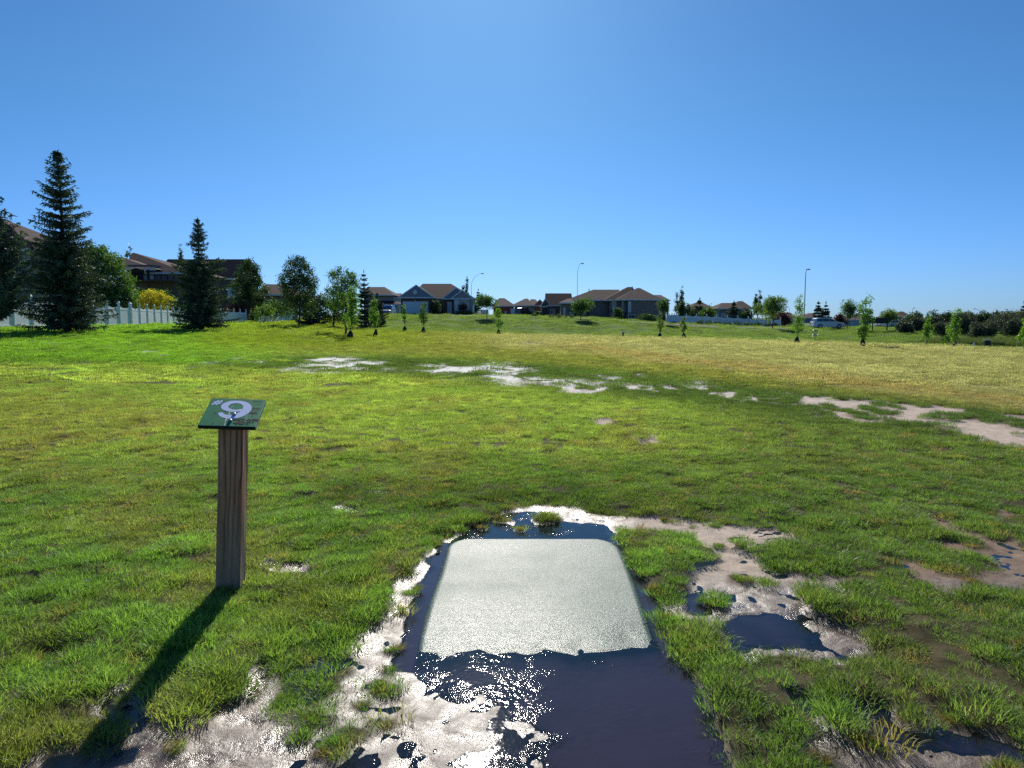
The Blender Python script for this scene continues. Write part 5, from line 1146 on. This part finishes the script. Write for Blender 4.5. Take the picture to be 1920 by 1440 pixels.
lamp(1710, 230, 577, 605, .2, 'thin far lamp standing above the blue house roof', 1.2, .1)
lamp(1841, 190, 580, 610, 1.9, 'left curved lamp of the pair above the hedge', 1.8, .09, -1)
lamp(1854, 200, 583, 610, 1.7, 'right curved lamp of the pair above the hedge', 1.8, .09, -1)
lamp(1788, 260, 588, 610, 1.5, 'faint curved lamp above the bright sapling', 1.8, .09, -1)
p = G(1168, 84); pr = empty('marker_post', p, 'short dark marker post on the field below the brown house', 'post')
MB().box(-.09, .09, -.09, .09, -.1, .62).build('post', M['bark'], pr); MB().add([(-.16, -.14, .62), (.16, -.14, .62), (.16, .16, .78), (-.16, .16, .78), (-.16, -.14, .66), (.16, -.14, .66), (.16, .16, .82), (-.16, .16, .82)], [(0, 3, 2, 1), (4, 5, 6, 7), (0, 1, 5, 4), (1, 2, 6, 5), (2, 3, 7, 6), (3, 0, 4, 7)]).build('sign_plate', M['plate_edge'], pr)
p = G(1528, 86); bk = empty('disc_golf_basket', p, 'pale metal disc golf basket on the slope right of a sapling', 'basket')
MB().tube([(0, 0, -.05), (0, 0, 1.38)], [.03, .03], 8).build('pole', M['steel'], bk)
MB().tube([(0, 0, 1.22), (0, 0, 1.36), (0, 0, 1.38)], [.30, .30, .28], 18).build('top_band', M['steel'], bk)
tr = MB()
for k in range(18):
    a = 6.283 * k / 18; tr.tube([(.12 * math.cos(a), .12 * math.sin(a), .58), (.32 * math.cos(a), .32 * math.sin(a), .58), (.34 * math.cos(a), .34 * math.sin(a), .82)], [.008] * 3, 4)
for zq in (.58, .7, .82): tr.tube([(.33 * math.cos(6.283 * k / 18), .33 * math.sin(6.283 * k / 18), zq) for k in range(19)], [.01] * 19, 4)
tr.build('tray', M['steel'], bk)
chn = MB()
for k in range(12): a = 6.283 * k / 12; chn.tube([(.27 * math.cos(a), .27 * math.sin(a), 1.22), (.16 * math.cos(a), .16 * math.sin(a), .95), (.04 * math.cos(a), .04 * math.sin(a), .72)], [.008] * 3, 4)
chn.build('chains', M['steel'], bk)
p = G(1649, 104); nb_ = empty('notice_board', p, 'large dark notice board on two posts seen from behind', 'sign')
MB().box(-1.25, 1.25, -.06, .06, 1.2, 2.05).build('board', M['bag'], nb_)
for xq in (-1.05, 1.05): MB().box(xq - .06, xq + .06, -.055, .055, -.1, 1.198).build('post', M['bark'], nb_)
p = G(1851, 70); tb = empty('litter_bin', p, 'dark litter bin with a flat lid before the reeds', 'bin')
MB().tube([(0, 0, -.05), (0, 0, .72)], [.27, .30], 14).build('body', M['bag'], tb); MB().tube([(0, 0, .80), (0, 0, .86)], [.36, .34], 14).build('lid', M['steel'], tb); MB().tube([(0, 0, .7), (0, 0, .81)], [.05, .05], 6).build('lid_stand', M['steel'], tb)
p = G(1826, 66); mp_ = MB(); mp_.tube([(0, 0, -.05), (.02, 0, .3), (0, 0, .55)], [.1, .09, .03], 8); tag(mp_.build('marker_post', M['white_vinyl'], loc=p), 'small pale stake wrap left of the litter bin', 'post')
p = G(886, 134)
fence([G(884, 132.5), G(889, 133)], 'bit of white fence at the right end of the grey house', 1.9, '', 5, .8, dip=0)
fence([G(902, 148), G(915, 148)], 'pale boundary fence behind the round crowned street tree', 1.3, '', 9, 1.6, dip=0)

for k, (a, b, c, d) in enumerate([(1368, 1012, 1402, 1011), (1418, 1000, 1448, 996), (1432, 1006, 1462, 1001)]):
    p, q = GP(a, b), GP(c, d); m = MB(); n3 = 6
    m.tube([(p[0] + (q[0] - p[0]) * t / n3, p[1] + (q[1] - p[1]) * t / n3 + random.uniform(-.012, .012), .008 + random.uniform(0, .014)) for t in range(n3 + 1)], [.005, .006, .0055, .005, .004, .003, .002], 5)
    tag(m.build('twig', M['bark']), ['short dark twig on the pale mud beyond the mat', 'thin dark twig near the far tip of the mud strip', 'dark twig lying closest to the grass at the far tip of the mud'][k], 'twig', 'dark twigs lying on the mud')
